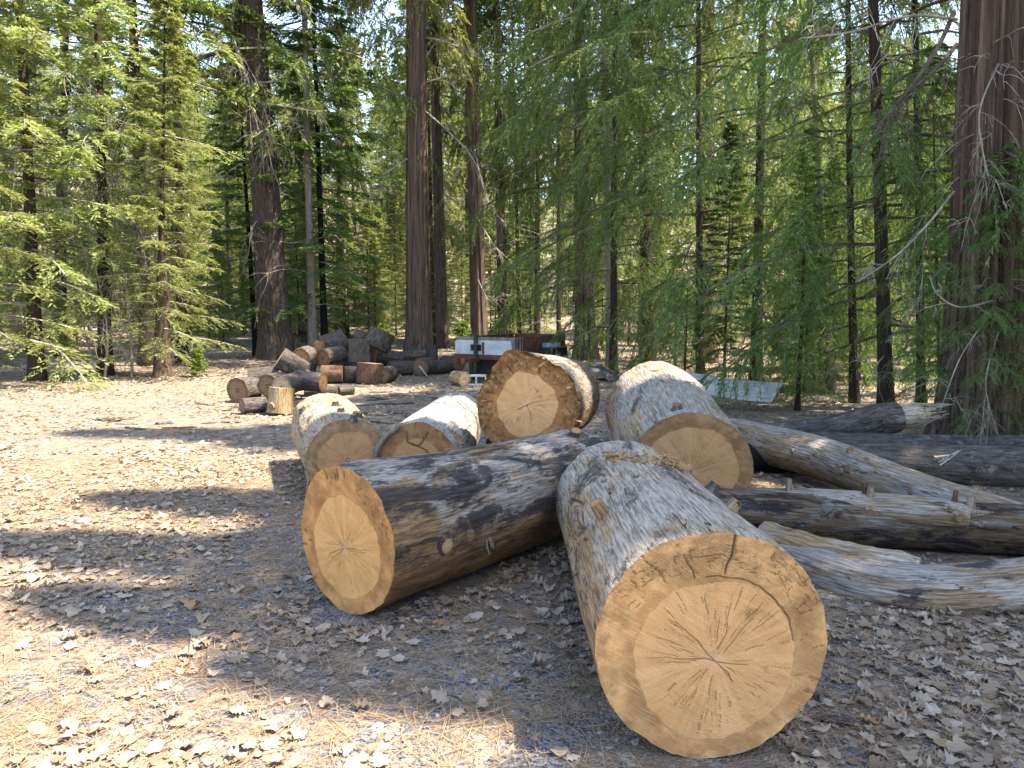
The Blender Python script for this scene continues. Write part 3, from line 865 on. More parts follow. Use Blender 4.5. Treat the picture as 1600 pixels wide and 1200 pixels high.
R4 = make_log('fallen_trunk', 'dark streaky log beneath the knotty pole', 'trunk',
              [np.array([1.25, 5.35, 0.16]), np.array([2.3, 5.02, 0.155]), np.array([3.9, 4.75, 0.15])], [0.165, 0.16, 0.15], SKIN_R, FACE_R1, FACE_R1, seg=48, rings=60, rough=0.06, fine=0.012, seed=9)
R2 = make_log('knotty_pole', 'pale knotty pole with snapped branch stubs and a broken tip', 'pole',
              [at(1163, 784, 5.55), at(1260, 786, 5.2), at(1380, 793, 4.95), at(1470, 800, 4.78), at(1516, 806, 4.7)], [0.108, 0.100, 0.094, 0.088, 0.06],
              SKIN_P, FACE_G, FACE_R2, seg=44, rings=60, rough=0.03, fine=0.012, seed=10)
for u, v, r, l, ln in ((1232, 764, .022, .075, (0, 0, 1)), (1238, 775, .02, .03, (0, -.5, .3)), (1352, 770, .018, .075, (-.2, 0, 1)), (1357, 774, .022, .06, (.1, 0, 1)),
                       (1357, 800, .03, .03, (0, -.6, 0)), (1490, 783, .014, .07, (.2, 0, 1)), (1516, 790, .024, .06, (.2, 0, .8)), (1498, 807, .03, .04, (0.2, -.6, 0))):
    stub(R2, u, v, r, l, SKIN_P if r > .021 else BARK_O, FACE_R2, ln, sides=9)
e_ = LOGS[R2.name][1][-1]
V, Fq = slivers(26, e_ + np.array([0.02, 0, 0]), (0.06, 0.1, 0.10), 0.13, 0.010, 0.4, 13, axis=(1, -0.4, 0))
mb = MB(); mb.add(V - LOGS[R2.name][3], Fq, 0, V)
mb.build('broken_tip', SKIN_P, R2, smooth=False)
R3 = make_log('fallen_trunk', 'long tapering debarked trunk slanting across the others towards the gravel', 'trunk',
              [at(1145, 683, 7.75), at(1270, 712, 6.75), at(1400, 760, 5.75), at(1520, 800, 5.22), at(1640, 836, 4.85), at(1800, 880, 4.55)], [0.20, 0.185, 0.165, 0.155, 0.15, 0.145],
              SKIN_P, FACE_G, FACE_G, seg=56, rings=80, rough=0.02, fine=0.012, seed=11)
for u, v, r, l in ((1240, 705, .02, .02), (1330, 708, .028, .02), (1312, 737, .022, .03), (1330, 733, .03, .02), (1425, 770, .02, .02), (1530, 757, .03, .02), (1545, 800, .035, .012)):
    stub(R3, u, v, r, l, SKIN_P, FACE_R2, (0, -.2, .2), 'knot', 10)
R6 = make_log('broken_trunk', 'bark-covered dead trunk ending in a bleached shattered stub near the big cedar', 'trunk',
              [at(1200, 683, 9.0), at(1290, 676, 8.75), at(1385, 655, 8.4), at(1405, 651, 8.35)], [0.16, 0.185, 0.175, 0.15], BARK_G, FACE_R1, None, seg=48, rings=40, rough=0.08, fine=0.02, seed=12)
P = smooth_poly([at(1388, 655, 8.4), at(1430, 648, 8.3), at(1458, 643, 8.25)], 24)
V, Fq, A = tube(P, np.interp(np.linspace(0, 1, 24), [0, 0.5, 1], [0.135, 0.13, 0.07]), 26)
th = np.tile(np.arange(26), 24); kk = np.repeat(np.linspace(0, 1, 24), 26)
nn = fbm(np.stack([np.cos(th / 26 * 2 * pi) * 3, np.sin(th / 26 * 2 * pi) * 3, kk], -1), 3)
V = V + (P[-1] - P[0])[None] * (nn * 0.30 * np.clip(kk - 0.45, 0, 1) * 2)[:, None] + 0.012 * fbm(V * np.array([10, 10, 50]), 2)[:, None]
mb = MB(); mb.add(V - LOGS[R6.name][3], Fq, 0, A)
Vs, Fs = slivers(34, P[-1] + np.array([-0.04, 0, 0]), (0.12, 0.14, 0.16), 0.30, 0.014, 0.4, 14, axis=(1, -0.1, 0.08))
mb.add(Vs - LOGS[R6.name][3], Fs, 0, Vs)
mb.build('shattered_end', SKIN_W, R6)
R7 = make_log('fallen_trunk', 'thin dark barked log on the ground below the shattered stub', 'trunk',
              [np.array([2.9, 8.0, 0.13]), np.array([4.6, 7.75, 0.125]), np.array([7.2, 7.6, 0.12])], [0.14, 0.135, 0.125], BARK_G, FACE_R1, FACE_R1, seg=40, rings=50, rough=0.08, fine=0.02, seed=13)
R8 = make_log('fallen_trunk', 'thick dark log with silvery scaly bark and a white chip on top', 'trunk',
              [np.array([2.85, 7.1, 0.165]), np.array([4.2, 6.75, 0.165]), np.array([6.3, 6.2, 0.165])], [0.15, 0.175, 0.18], BARK_G, FACE_R1, FACE_R1, seg=48, rings=60, rough=0.08, fine=0.02, seed=14)
p, n, t = pick(R8, 1475, 722)
V, Fq = slivers(3, p + np.array([0, 0, 0.03]), (0.1, 0.04, 0.02), 0.22, 0.03, 0.4, 15, axis=(1, 0.1, 0.25))
mb = MB(); mb.add(V - LOGS[R8.name][3], Fq, 0, V)
mb.build('wood_chip', SKIN_W, R8, smooth=False)

# ------------------------------------------------------------------ trees
def leaf_quads(p, d, L, W, rg):
    """rhombic needle cards: p base, d direction (n,3)"""
    n = len(p)
    side = np.cross(d, np.array([0, 0, 1.0]) + 0.75 * rg.normal(size=(n, 3)))
    side /= np.linalg.norm(side, axis=1)[:, None] + 1e-9
    L, W = L[:, None], W[:, None]
    V = np.stack([p, p + d * L * 0.45 + side * W / 2, p + d * L, p + d * L * 0.45 - side * W / 2], 1)
    return V.reshape(-1, 3), np.arange(n * 4).reshape(-1, 4)

def crown_mesh(name, seed, needles, wood, H=20.0, h0=2.0, nb=110, Lmax=3.4, prof='cone', el0=-0.15, el1=0.7, droop=0.25,
               ntw=22, ncard=18, clen=0.19, cwid=0.048, twl=0.42, sag=0.35, hang=0.0, clump=0.0, wr=0.011):
    rg = np.random.default_rng(seed)
    k = np.arange(nb)
    f = ((k + rg.random(nb)) / nb) ** 0.85
    h = h0 + (H - h0) * f
    if prof == 'cone':
        pr = (1 - f) ** 0.8 * 0.96 + 0.04
    elif prof == 'column':
        pr = np.clip((1 - f) ** 0.5, 0.06, 1) * (0.75 + 0.25 * np.clip(f * 6, 0, 1))
    else:
        pr = np.clip(np.sin(pi * np.clip(f * 0.86 + 0.14, 0, 1)) ** 0.7, 0.06, 1)
    L = Lmax * pr * rg.uniform(0.55, 1.15, nb)
    az = k * 2.39996 + rg.normal(size=nb) * 0.35
    el = el0 + (el1 - el0) * f + rg.normal(size=nb) * 0.10
    t = np.linspace(0, 1, 6)
    hd = np.stack([np.cos(az), np.sin(az)], -1)
    def bpos(tt):
        s = L.reshape(-1, *([1] * (tt.ndim - 1))) * tt
        e = el.reshape(-1, *([1] * (tt.ndim - 1)))
        xy = hd.reshape(nb, *([1] * (tt.ndim - 1)), 2) * (s * np.cos(e))[..., None]
        z = h.reshape(-1, *([1] * (tt.ndim - 1))) + s * np.sin(e) - droop * s * tt
        return np.concatenate([xy, z[..., None]], -1)
    mb = MB()
    BP = bpos(np.broadcast_to(t, (nb, 6)))
    for q in range(nb):
        V, Fq, A = tube(BP[q], wr * L[q] * (1 - 0.85 * t) + 0.004, 3)
        mb.add(V, Fq, 1, A)
    tt = 0.10 + 0.9 * rg.random((nb, ntw)) ** 0.8
    tp = bpos(tt)
    side = np.where(rg.random((nb, ntw)) < 0.5, -1, 1)
    ta = az[:, None] + side * rg.uniform(0.45, 1.25, (nb, ntw))
    te = el[:, None] * 0.5 - sag * rg.uniform(0.2, 1.2, (nb, ntw))
    tl = (twl * L[:, None] * (1.05 - 0.8 * tt) * rg.uniform(0.5, 1.1, (nb, ntw)) + 0.18)
    td = np.stack([np.cos(ta) * np.cos(te), np.sin(ta) * np.cos(te), np.sin(te)], -1)
    w = (np.arange(ncard) + 0.5) / ncard
    cp = tp[:, :, None] + td[:, :, None] * (tl[:, :, None] * w)[..., None]
    cp[..., 2] -= (hang + 0.25) * tl[:, :, None] * w ** 2
    sg = np.where(np.arange(ncard) % 2 == 0, -1, 1)
    ca_ = ta[:, :, None] + sg * rg.uniform(0.2, 0.95, (nb, ntw, ncard))
    ce = te[:, :, None] - hang * w * 1.1 + rg.normal(size=(nb, ntw, ncard)) * 0.28
    cd = np.stack([np.cos(ca_) * np.cos(ce), np.sin(ca_) * np.cos(ce), np.sin(ce)], -1).reshape(-1, 3)
    n = len(cd)
    cl = clen * rg.uniform(0.55, 1.2, n)
    cw = cwid * rg.uniform(0.6, 1.3, n)
    pts = cp.reshape(-1, 3)
    if clump > 0:
        keep = fbm(pts * 0.9 + seed, 2) > (-0.5 + clump)
        pts, cd, cl, cw = pts[keep], cd[keep], cl[keep], cw[keep]
    V, Fq = leaf_quads(pts, cd, cl, cw, rg)
    mb.add(V, Fq, 0)
    return mb.mesh(name, [needles, wood], smooth=False)

def twig_set(rg, base, d0, ln, r, mb, level=2, droop=0.6, kids=5, wig=0.25, mat=0):
    n = 7
    t = np.linspace(0, 1, n)
    d0 = d0 / np.linalg.norm(d0)
    P = base + d0 * (ln * t)[:, None]
    P[:, 2] -= droop * ln * t ** 2
    P += np.cumsum(rg.normal(size=(n, 3)), 0) * (wig * ln / n * 0.5) * (t > 0)[:, None]
    V, Fq, A = tube(P, r * (1 - 0.8 * t) + 0.0012, 3)
    mb.add(V, Fq, mat, A)
    if level > 0:
        for q in range(kids):
            f = rg.uniform(0.2, 1.0)
            b = P[min(int(f * (n - 1)), n - 1)]
            dd = d0 + rg.normal(size=3) * 0.65
            twig_set(rg, b, dd, ln * rg.uniform(0.25, 0.55), r * 0.5, mb, level - 1, droop * 1.1, max(2, kids - 2), wig, mat)

def dead_mesh(name, seed, mat, H=20.0, lo=1.0, hi=11.0, n=26, ln=1.7, r=0.016, kids=4):
    rg = np.random.default_rng(seed)
    mb = MB()
    for q in range(n):
        z = rg.uniform(lo, hi)
        a = rg.uniform(0, 2 * pi)
        d = np.array([cos(a), sin(a), rg.uniform(-0.25, 0.35)])
        twig_set(rg, np.array([cos(a) * 0.12, sin(a) * 0.12, z]), d, ln * rg.uniform(0.5, 1.3), r, mb, 1, rg.uniform(0.2, 0.75), kids, 0.35)
    return mb.mesh(name, [mat])

def trunk_mesh(name, mat, H=20.0, r=0.3, seed=0, seg=14, rings=26, flare=0.5, top=0.06, ridge=0.03, pts=None, kk=3.2, zs=0.5):
    t = np.linspace(0, 1, rings) ** 1.5
    z = t * H
    if pts is None:
        rg = np.random.default_rng(seed)
        P = np.stack([0.12 * np.sin(z * 0.35 + seed) * t, 0.12 * np.cos(z * 0.3 + seed * 2) * t - 0.12 * t, z], -1)
    else:
        P = smooth_poly(pts, 60)
        P = np.stack([np.interp(t, np.linspace(0, 1, 60), P[:, c]) for c in range(3)], -1)
    R = r * ((1 - t) * (1 - top) + top) * (1 + flare * np.exp(-z / (1.6 * r + 0.12)))
    a = np.linspace(0, 2 * pi, seg, endpoint=False)
    ca, sa = np.cos(a)[None], np.sin(a)[None]
    S = z[:, None] + 0 * a
    q = np.stack([ca * kk + 0 * S, sa * kk + 0 * S, S * zs], -1) + seed * 5.1
    rid = 1 - np.abs(fbm(q, 3)) * 2.2
    butt = np.exp(-S / 0.9) * 0.22 * np.sin(a * 5 + seed)[None]
    Rr = R[:, None] * (1 + butt * flare) + ridge * (rid - 0.5)
    V = P[:, None].repeat(seg, 1).copy()
    V[..., 0] += Rr * ca
    V[..., 1] += Rr * sa
    V[0, :, 2] -= 0.12
    gc = np.stack([Rr * ca, Rr * sa, S], -1)
    i = np.arange(rings - 1)[:, None] * seg
    jj = np.arange(seg)[None]; k2 = (jj + 1) % seg
    mb = MB()
    mb.add(V, np.stack([i + jj, i + k2, i + seg + k2, i + seg + jj], -1).reshape(-1, 4), 0, gc)
    return mb.mesh(name, [mat])

CR = {}
CR['fir'] = [crown_mesh('fir_crown', 21, N_MID, TWIG_D, h0=1.2, nb=130, Lmax=3.3, ntw=22, ncard=18, droop=0.12),
             crown_mesh('fir_crown', 22, N_DARK, TWIG_D, h0=1.6, nb=120, Lmax=3.0, ntw=22, ncard=18, droop=0.18)]
CR['light'] = [crown_mesh('light_crown', 31, N_LIGHT, TWIG, h0=1.0, nb=130, Lmax=3.8, ntw=22, ncard=18, droop=0.2, sag=0.5, el0=0.0),
               crown_mesh('light_crown', 32, N_LIGHT, TWIG, h0=2.0, nb=110, Lmax=4.0, prof='oval', ntw=22, ncard=18, droop=0.3, sag=0.6, clump=0.28)]
CR['cedar'] = [crown_mesh('cedar_crown', 41, N_OLIVE, TWIG, h0=4.0, nb=110, Lmax=3.4, prof='column', ntw=20, ncard=18, droop=0.35, sag=0.8, hang=0.5, clump=0.25),
               crown_mesh('cedar_crown', 42, N_MID, TWIG, h0=6.0, nb=95, Lmax=3.6, prof='oval', ntw=22, ncard=18, droop=0.3, sag=0.8, hang=0.4, clump=0.25)]
CR['high'] = [crown_mesh('high_crown', 51, N_MID, TWIG_D, h0=8.0, nb=85, Lmax=4.0, prof='oval', ntw=24, ncard=18, droop=0.2, clump=0.25),
              crown_mesh('high_crown', 52, N_OLIVE, TWIG_D, h0=7.0, nb=85, Lmax=3.6, prof='oval', ntw=24, ncard=18, droop=0.25, clump=0.3)]
CR['bough'] = [crown_mesh('bough_crown', 61, N_NEAR, TWIG_D, H=16, h0=1.3, nb=74, Lmax=4.6, prof='column', el0=0.05, el1=0.5, droop=0.42, ntw=43, ncard=42, clen=0.10, cwid=0.017, twl=0.30, sag=0.6, hang=0.5, clump=0.10, wr=0.007),
               crown_mesh('bough_crown', 62, N_NEAR, TWIG_D, H=16, h0=1.0, nb=74, Lmax=4.0, prof='column', el0=0.0, el1=0.5, droop=0.50, ntw=43, ncard=42, clen=0.10, cwid=0.017, twl=0.32, sag=0.7, hang=0.6, clump=0.14, wr=0.007)]
DEAD = [dead_mesh('dead_twigs', 71, TWIG), dead_mesh('dead_twigs', 72, TWIG, n=34, ln=1.3, hi=9), dead_mesh('dead_twigs', 73, TWIG_D, n=26, ln=1.6)]
TRK = [trunk_mesh('trunk', BARK_F, seed=q, ridge=0.02) for q in range(4)]
TRK_C = trunk_mesh('trunk', BARK_C, seed=9, ridge=0.03, seg=20, kk=5, zs=0.12)
TRK_P = trunk_mesh('trunk', BARK_P, seed=10, ridge=0.01)
TRK_D = trunk_mesh('trunk', CHAR, seed=11, ridge=0.015)

def tree(name, label, loc, H, r, crown=None, ci=0, dead=None, trk=None, group=None, rz=None, lean=(0, 0), cz=1.0, cxy=1.0, cat='tree', dz=None, crH=20.0):
    root = thing(name, label, cat, (loc[0], loc[1], float(gz(loc[0], loc[1])) - 0.03), group)
    root.rotation_euler = (lean[0], lean[1], 0)
    rz = RNG.uniform(0, 6.28) if rz is None else rz
    t = link('trunk', TRK[int(RNG.integers(4))] if trk is None else trk, root)
    t.scale = (r / 0.3, r / 0.3, H / 20)
    t.rotation_euler = (0, 0, RNG.uniform(0, 6.28))
    if crown:
        c = link('crown', CR[crown][ci], root)
        k = H / crH
        c.scale = (k * cxy, k * cxy, k * cz)
        c.rotation_euler = (0, 0, rz)
    if dead is not None:
        d = link('dead_branch', DEAD[dead], root)
        d['kind'] = 'stuff'
        k = max(0.6, min(1.1, H / 20)) if dz is None else dz
        d.scale = (k, k, k)
        d.rotation_euler = (0, 0, rz + 1)
    return root

def px_tree(name, label, u, v, H, wpx, u_top=None, **kw):
    p = ghit(u, v)
    r = wpx / F * p[1] / 2
    if u_top is not None:
        q = at(u_top, 0, p[1])
        kw['lean'] = (0, math.atan2(q[0] - p[0], q[2]))
    return tree(name, label, p, H, r, **kw)

def px_trunk(name, label, mat, u, v, uv_top, H, wpx, dist=None, flare=0.35, seg=72, rings=150, ridge=0.05, kk=6, zs=0.12, seed=1, mid=None):
    """a main trunk traced through its base and where it leaves the picture"""
    p = ghit(u, v) if dist is None else at(u, v, dist)
    p[2] = float(gz(p[0], p[1])) - 0.02
    r = wpx / F * p[1] / 2
    q = at(uv_top[0], uv_top[1], p[1])
    d = (q - p)
    d = d / d[2] * H
    pts = [np.zeros(3), d * 0.33 + np.array(mid if mid else (0, 0, 0)), d * 0.66, d]
    root = thing(name, label, 'tree', p)
    link('trunk', trunk_mesh('trunk', mat, H, r * 1.06, seed, seg, rings, flare, 0.25, ridge, pts, kk, zs), root)
    return root, p, d / H

# --- the trees one can tell apart
t1, p1, ax1 = px_trunk('fir_tree', 'thick leaning dark trunk with bleached dead branches, behind the stacked rounds', BARK_T, 433, 560, (387, 0), 24, 46, seed=3, ridge=0.05, kk=7, zs=0.5, mid=(0.08, 0, 0))
t2, p2, ax2 = px_trunk('cedar_tree', 'straight reddish fluted cedar trunk between the rounds and the trailer', BARK_C, 655, 556, (650, 0), 24, 37, seed=5, ridge=0.07, kk=6, zs=0.10)
t4, p4, ax4 = px_trunk('cedar_tree', 'red-brown trunk rising directly behind the trailer', BARK_C, 749, 545, (734, 0), 26, 25, seed=7, ridge=0.05, kk=6, zs=0.12)
t5, p5, ax5 = px_trunk('fir_tree', 'slim grey-brown trunk beside the red-brown one behind the trailer', BARK_T, 786, 541, (775, 0), 26, 14, seed=8, ridge=0.03, seg=32, rings=80)
t3, p3, ax3 = px_trunk('fir_tree', 'dark trunk half hidden by the straight reddish cedar', BARK_T, 692, 543, (676, 0), 25, 17, seed=9, ridge=0.03, seg=32, rings=80)
tr, pr_, axr = px_trunk('cedar_tree', 'huge furrowed red-brown cedar rising by the shattered stub', BARK_C, 1528, 690, (1553, 0), 15, 95, seed=12, ridge=0.11, kk=9, zs=0.07, seg=128, rings=200, flare=0.55)
tr2, pr2, axr2 = px_trunk('cedar_tree', 'dark trunk standing just behind the huge cedar', BARK_C, 1592, 642, (1625, 0), 19, 44, seed=13, ridge=0.06, kk=7, zs=0.1)

def child_mesh(root, name, mb, mats, base):
    return mb.build(name, mats, root)

def limb(root, base, path, r0, r1, mat, name='limb', seed=0, kids=6, kl=0.9, droop=0.5, level=2):
    """a branch traced as a path of world points with side twigs"""
    rg = np.random.default_rng(seed)
    P = smooth_poly(path, 18)
    mb = MB()
    V, Fq, A = tube(P - base, np.linspace(r0, r1, 18), 6)
    mb.add(V, Fq, 0, A)
    for q in range(kids):
        k = int(rg.uniform(4, 17))
        T = P[min(k + 1, 17)] - P[k - 1]
        T /= np.linalg.norm(T)
        d = T * 0.7 + rg.normal(size=3) * 0.5
        twig_set(rg, P[k] - base, d, kl * rg.uniform(0.5, 1.3), max(r1, r0 * 0.28), mb, level, droop, 4)
    return mb.build(name, mat, root)

d1 = p1[1]
for q, (path, r0, mat, kids, kl) in enumerate([
        ([(385, 40, 0), (310, 18, -.6), (240, 22, -1.2), (170, 0, -1.6)], .07, TWIG_D, 8, 1.0),
        ([(388, 75, 0), (330, 85, -.8), (270, 115, -1.6), (215, 160, -2.2), (175, 215, -2.5), (150, 300, -2.6)], .07, TWIG_D, 12, 1.2),
        ([(390, 95, 0), (340, 112, .5), (285, 132, 1.0), (255, 150, 1.2)], .05, TWIG, 8, 0.9),
        ([(392, 120, 0), (350, 122, -.3), (310, 118, -.6)], .035, TWIG_D, 5, 0.7),
        ([(240, 22, -1.2), (205, 80, -1.4), (195, 150, -1.6), (165, 250, -1.8)], .04, TWIG_D, 9, 1.0),
        ([(375, -40, -.4), (362, 40, -.8), (378, 100, -1.0), (402, 155, -1.2), (440, 165, -1.4), (500, 175, -1.4)], .055, TWIG, 16, 1.1),
        ([(378, 100, -1.0), (390, 160, -1.3), (410, 200, -1.5), (425, 260, -1.6)], .035, TWIG, 16, 1.0),
        ([(395, 45, 0), (440, 40, .3), (500, 25, .5)], .05, TWIG_D, 6, 0.8),
        ([(408, 250, 0), (372, 258, -.3), (340, 285, -.6)], .02, TWIG, 3, 0.5),
        ([(418, 330, 0), (395, 355, -.5), (388, 400, -.7)], .02, TWIG, 3, 0.5)]):
    limb(t1, p1, [at(u, v, d1 + dd) for u, v, dd in path], r0, r0 * 0.25, mat, 'dead_limb' if mat is TWIG else 'limb', 100 + q, kids, kl)
d2 = p2[1]
for q, (path, r0, kids) in enumerate([
        ([(660, 170, 0), (700, 205, -.5), (740, 250, -1.2), (770, 330, -1.5)], .03, 8), ([(650, 240, 0), (615, 262, -.4), (600, 275, -.6)], .03, 5),
        ([(660, 130, 0), (700, 120, .2), (735, 118, .2)], .035, 3), ([(665, 90, 0), (690, 60, 0), (720, 90, -.4)], .025, 5)]):
    limb(t2, p2, [at(u, v, d2 + dd) for u, v, dd in path], r0, r0 * 0.3, TWIG, 'dead_limb', 130 + q, kids, 0.9, 0.6)
d4 = p4[1]
for q, (path, r0, kids) in enumerate([([(735, 200, 0), (770, 330, -1), (850, 370, -1.3), (870, 400, -1.4)], .025, 8), ([(740, 330, 0), (770, 380, -1), (800, 410, -1.4)], .025, 6),
                                      ([(740, 420, 0), (765, 470, -.8), (790, 450, -1)], .02, 5)]):
    limb(t4, p4, [at(u, v, d4 + dd) for u, v, dd in path], r0, r0 * 0.3, TWIG, 'dead_limb', 150 + q, kids, 0.8, 0.5)
# foliage hanging on the main trunks, above and around the frame's top edge
def add_crown(root, crown, ci, ax, k, z0, rz=0.0, cz=1.0):
    c = link('crown', CR[crown][ci], root)
    c.scale = (k, k, k * cz)
    c.location = tuple(np.asarray(ax) * z0)
    c.rotation_euler = (0, 0, rz)
add_crown(t1, 'high', 0, ax1, 1.15, 3.0)
add_crown(t2, 'cedar', 0, ax2, 0.95, 5.2, 1.0)
add_crown(t4, 'high', 1, ax4, 1.1, 4.0, 2.0)
add_crown(t5, 'high', 0, ax5, 1.0, 4.0, 4.0)
add_crown(t3, 'cedar', 1, ax3, 1.0, 4.5, 0.5)
add_crown(tr, 'high', 0, axr, 0.6, 3.0, 0.3)
add_crown(tr2, 'high', 1, axr2, 0.65, 3.0, 2.3)
# bare stems and arching dead branches in front of the huge cedar
for q, (path, r0, mat, kids) in enumerate([
        ([(1490, 20, -.3), (1465, 75, -.8), (1420, 140, -1.2), (1370, 200, -1.5)], .03, TWIG_D, 7), ([(1495, 70, -.3), (1460, 110, -.6), (1400, 165, -.8), (1330, 260, -1.0)], .025, TWIG_D, 7),
        ([(1490, 300, -.2), (1450, 350, -.5), (1400, 400, -.8), (1340, 440, -1.0)], .016, TWIG, 4), ([(1495, 30, -.4), (1420, 25, -1.0), (1330, 50, -1.4), (1250, 60, -1.6)], .016, TWIG, 6),
        ([(1550, 470, -.5), (1500, 480, -.8), (1465, 460, -.9), (1452, 430, -.9)], .012, TWIG, 4), ([(1560, 100, -.5), (1530, 180, -.8), (1545, 280, -.9)], .012, TWIG, 7),
        ([(1540, 500, -.5), (1500, 560, -.9), (1470, 640, -1.0)], .009, TWIG, 3), ([(1560, 520, -.5), (1540, 600, -.9), (1560, 680, -1.0)], .009, TWIG, 3)]):
    limb(tr, pr_, [at(u, v, pr_[1] + dd) for u, v, dd in path], r0, r0 * 0.3, mat, 'dead_limb', 170 + q, kids, 0.55, 0.5)

px_tree('fir_sapling', 'slender lichen-grey stem against the huge cedar', 1568, 695, 9, 11, 1545, trk=TRK_P, dead=1, dz=0.5)

# near boughs: firs whose drooping branches fill the right half
px_tree('drooping_fir', 'slender grey fir with long drooping boughs, behind the shattered stub', 1386, 650, 15, 22, 1364, crown='bough', ci=0, crH=16, rz=0.4, dead=1, dz=0.8)
px_tree('drooping_fir', 'fir with dense hanging boughs over the corrugated sheet', 1182, 596, 17, 17, 1190, crown='bough', ci=1, crH=16, rz=1.9, dead=0)
px_tree('drooping_fir', 'fir with dark drooping boughs behind the thick cream log', 1012, 570, 17, 20, 1000, crown='bough', ci=0, crH=16, rz=3.7)
px_tree('young_fir', 'young fir drooping beside the huge cedar', 1470, 660, 5.0, 6, 1455, crown='bough', ci=1, crH=16, rz=2.2, cxy=1.1)
px_tree('young_fir', 'low fir bough fringe at the foot of the huge cedar', 1545, 700, 3.4, 5, crown='bough', ci=0, crH=16, rz=0.9, cxy=1.3)
px_tree('young_fir', 'bushy young fir hugging the huge cedar above the shattered stub', 1515, 686, 3.6, 5, crown='bough', ci=1, crH=16, rz=4.1, cxy=1.5)
px_tree('young_fir', 'small fir with light tips right of the corrugated sheet', 1246, 640, 4.2, 8, crown='fir', ci=0, rz=0.9, cxy=1.0)
px_tree('drooping_fir', 'fir with boughs brushing the far end of the corrugated sheet', 1095, 592, 16, 12, 1090, crown='bough', ci=0, crH=16, rz=5.2)
px_tree('drooping_fir', 'fir with hanging boughs between the crooked pale trunk and the slender grey fir', 1335, 628, 13, 13, 1325, crown='bough', ci=1, crH=16, rz=0.2)
px_tree('drooping_fir', 'bushy fir drooping right behind the dark tarpaulin', 958, 583, 14, 12, 962, crown='bough', ci=1, crH=16, rz=3.0)
px_tree('drooping_fir', 'fir filling the gap left of the huge cedar with dark boughs', 1440, 640, 14, 13, 1432, crown='bough', ci=0, crH=16, rz=2.6)
rgs = np.random.default_rng(91)
for q in range(18):
    p = ghit(rgs.uniform(985, 1500), rgs.uniform(568, 612))
    tree('shaded_fir', 'small shaded fir under the drooping boughs', p, rgs.uniform(1.8, 5.0), 0.03, 'fir' if rgs.random() < .6 else 'bough', int(rgs.integers(2)), group='small shaded firs under the boughs', cxy=1.3, crH=18)
px_tree('slender_tree', 'crooked pale-barked trunk among the drooping boughs', 1300, 612, 15, 11, 1262, trk=TRK_P, dead=0)
px_tree('cedar_tree', 'shaded reddish cedar seen through the drooping boughs', 1102, 565, 22, 31, 1105, crown='cedar', ci=0, trk=TRK_C, dead=0)
px_tree('cedar_tree', 'shaggy cedar with grey shredded bark right of the trailer', 955, 575, 20, 13, 940, crown='cedar', ci=1, trk=TRK_P, dead=1)
px_tree('cedar_tree', 'dark cedar curtained by foliage behind the tarpaulin', 915, 560, 22, 30, 905, crown='bough', ci=1, crH=18, trk=TRK_C, dead=1, rz=5.0)
# thin trunks behind the trailer
for u, v, w, ut, lb in ((812, 538, 7, 800, 'thin pole-like trunk next to the slim grey-brown one'), (839, 540, 9, 842, 'thin straight trunk beyond the rusty trailer side'),
                        (873, 540, 7, 872, 'thinnest reddish trunk beyond the dark trailer fender')):
    px_tree('slender_tree', lb, u, v, 21, w, ut, crown='cedar', ci=1, dead=1)
px_tree('slender_tree', 'thin blackened trunk rising behind the highest rounds', 508, 556, 19, 11, 488, trk=TRK_D, crown='fir', ci=1, cz=0.9, dead=2)
px_tree('slender_tree', 'bleached pale trunk beside the thick leaning one', 489, 558, 20, 14, 476, trk=TRK_P, crown='cedar', ci=1, dead=0)
px_tree('young_fir', 'dark green young fir left of the thick leaning trunk', 400, 556, 11, 9, 365, crown='fir', ci=1, cz=0.95, cxy=1.25, dead=2, dz=0.7, trk=TRK_D)
# the sunlit left edge
px_tree('light_fir', 'bright fir spreading pale sprays at the clearing edge, over a mossy trunk', 58, 592, 15, 21, 30, crown='light', ci=0, cxy=1.05, dead=0)
px_tree('light_fir', 'fir hung with grey dead twigs behind the bare white sapling', 165, 586, 14, 20, 150, crown='light', ci=1, dead=1, cxy=1.0)
px_tree('light_fir', 'small fir with layered light sprays beside a stump-like trunk', 246, 588, 8.5, 12, 262, crown='light', ci=0, cxy=1.1)
px_tree('stub_trunk', 'short broad brown trunk under light sprays', 254, 588, 6, 24, 252, crown=None, trk=TRK_C)
px_tree('light_fir', 'very pale layered fir at the far edge of the clearing', -30, 600, 11, 20, -50, crown='light', ci=0, cxy=1.2)
px_tree('fir_tree', 'dark upright trunk showing through light foliage', 230, 570, 22, 20, 208, crown='high', ci=1, dead=2)
px_tree('fir_tree', 'second dark trunk behind the light sprays', 285, 566, 22, 16, 275, crown='high', ci=0, dead=2)
px_tree('fir_tree', 'dense dark blue-green fir towering behind the light firs', 92, 556, 24, 18, 100, crown='fir', ci=1, cxy=1.1)

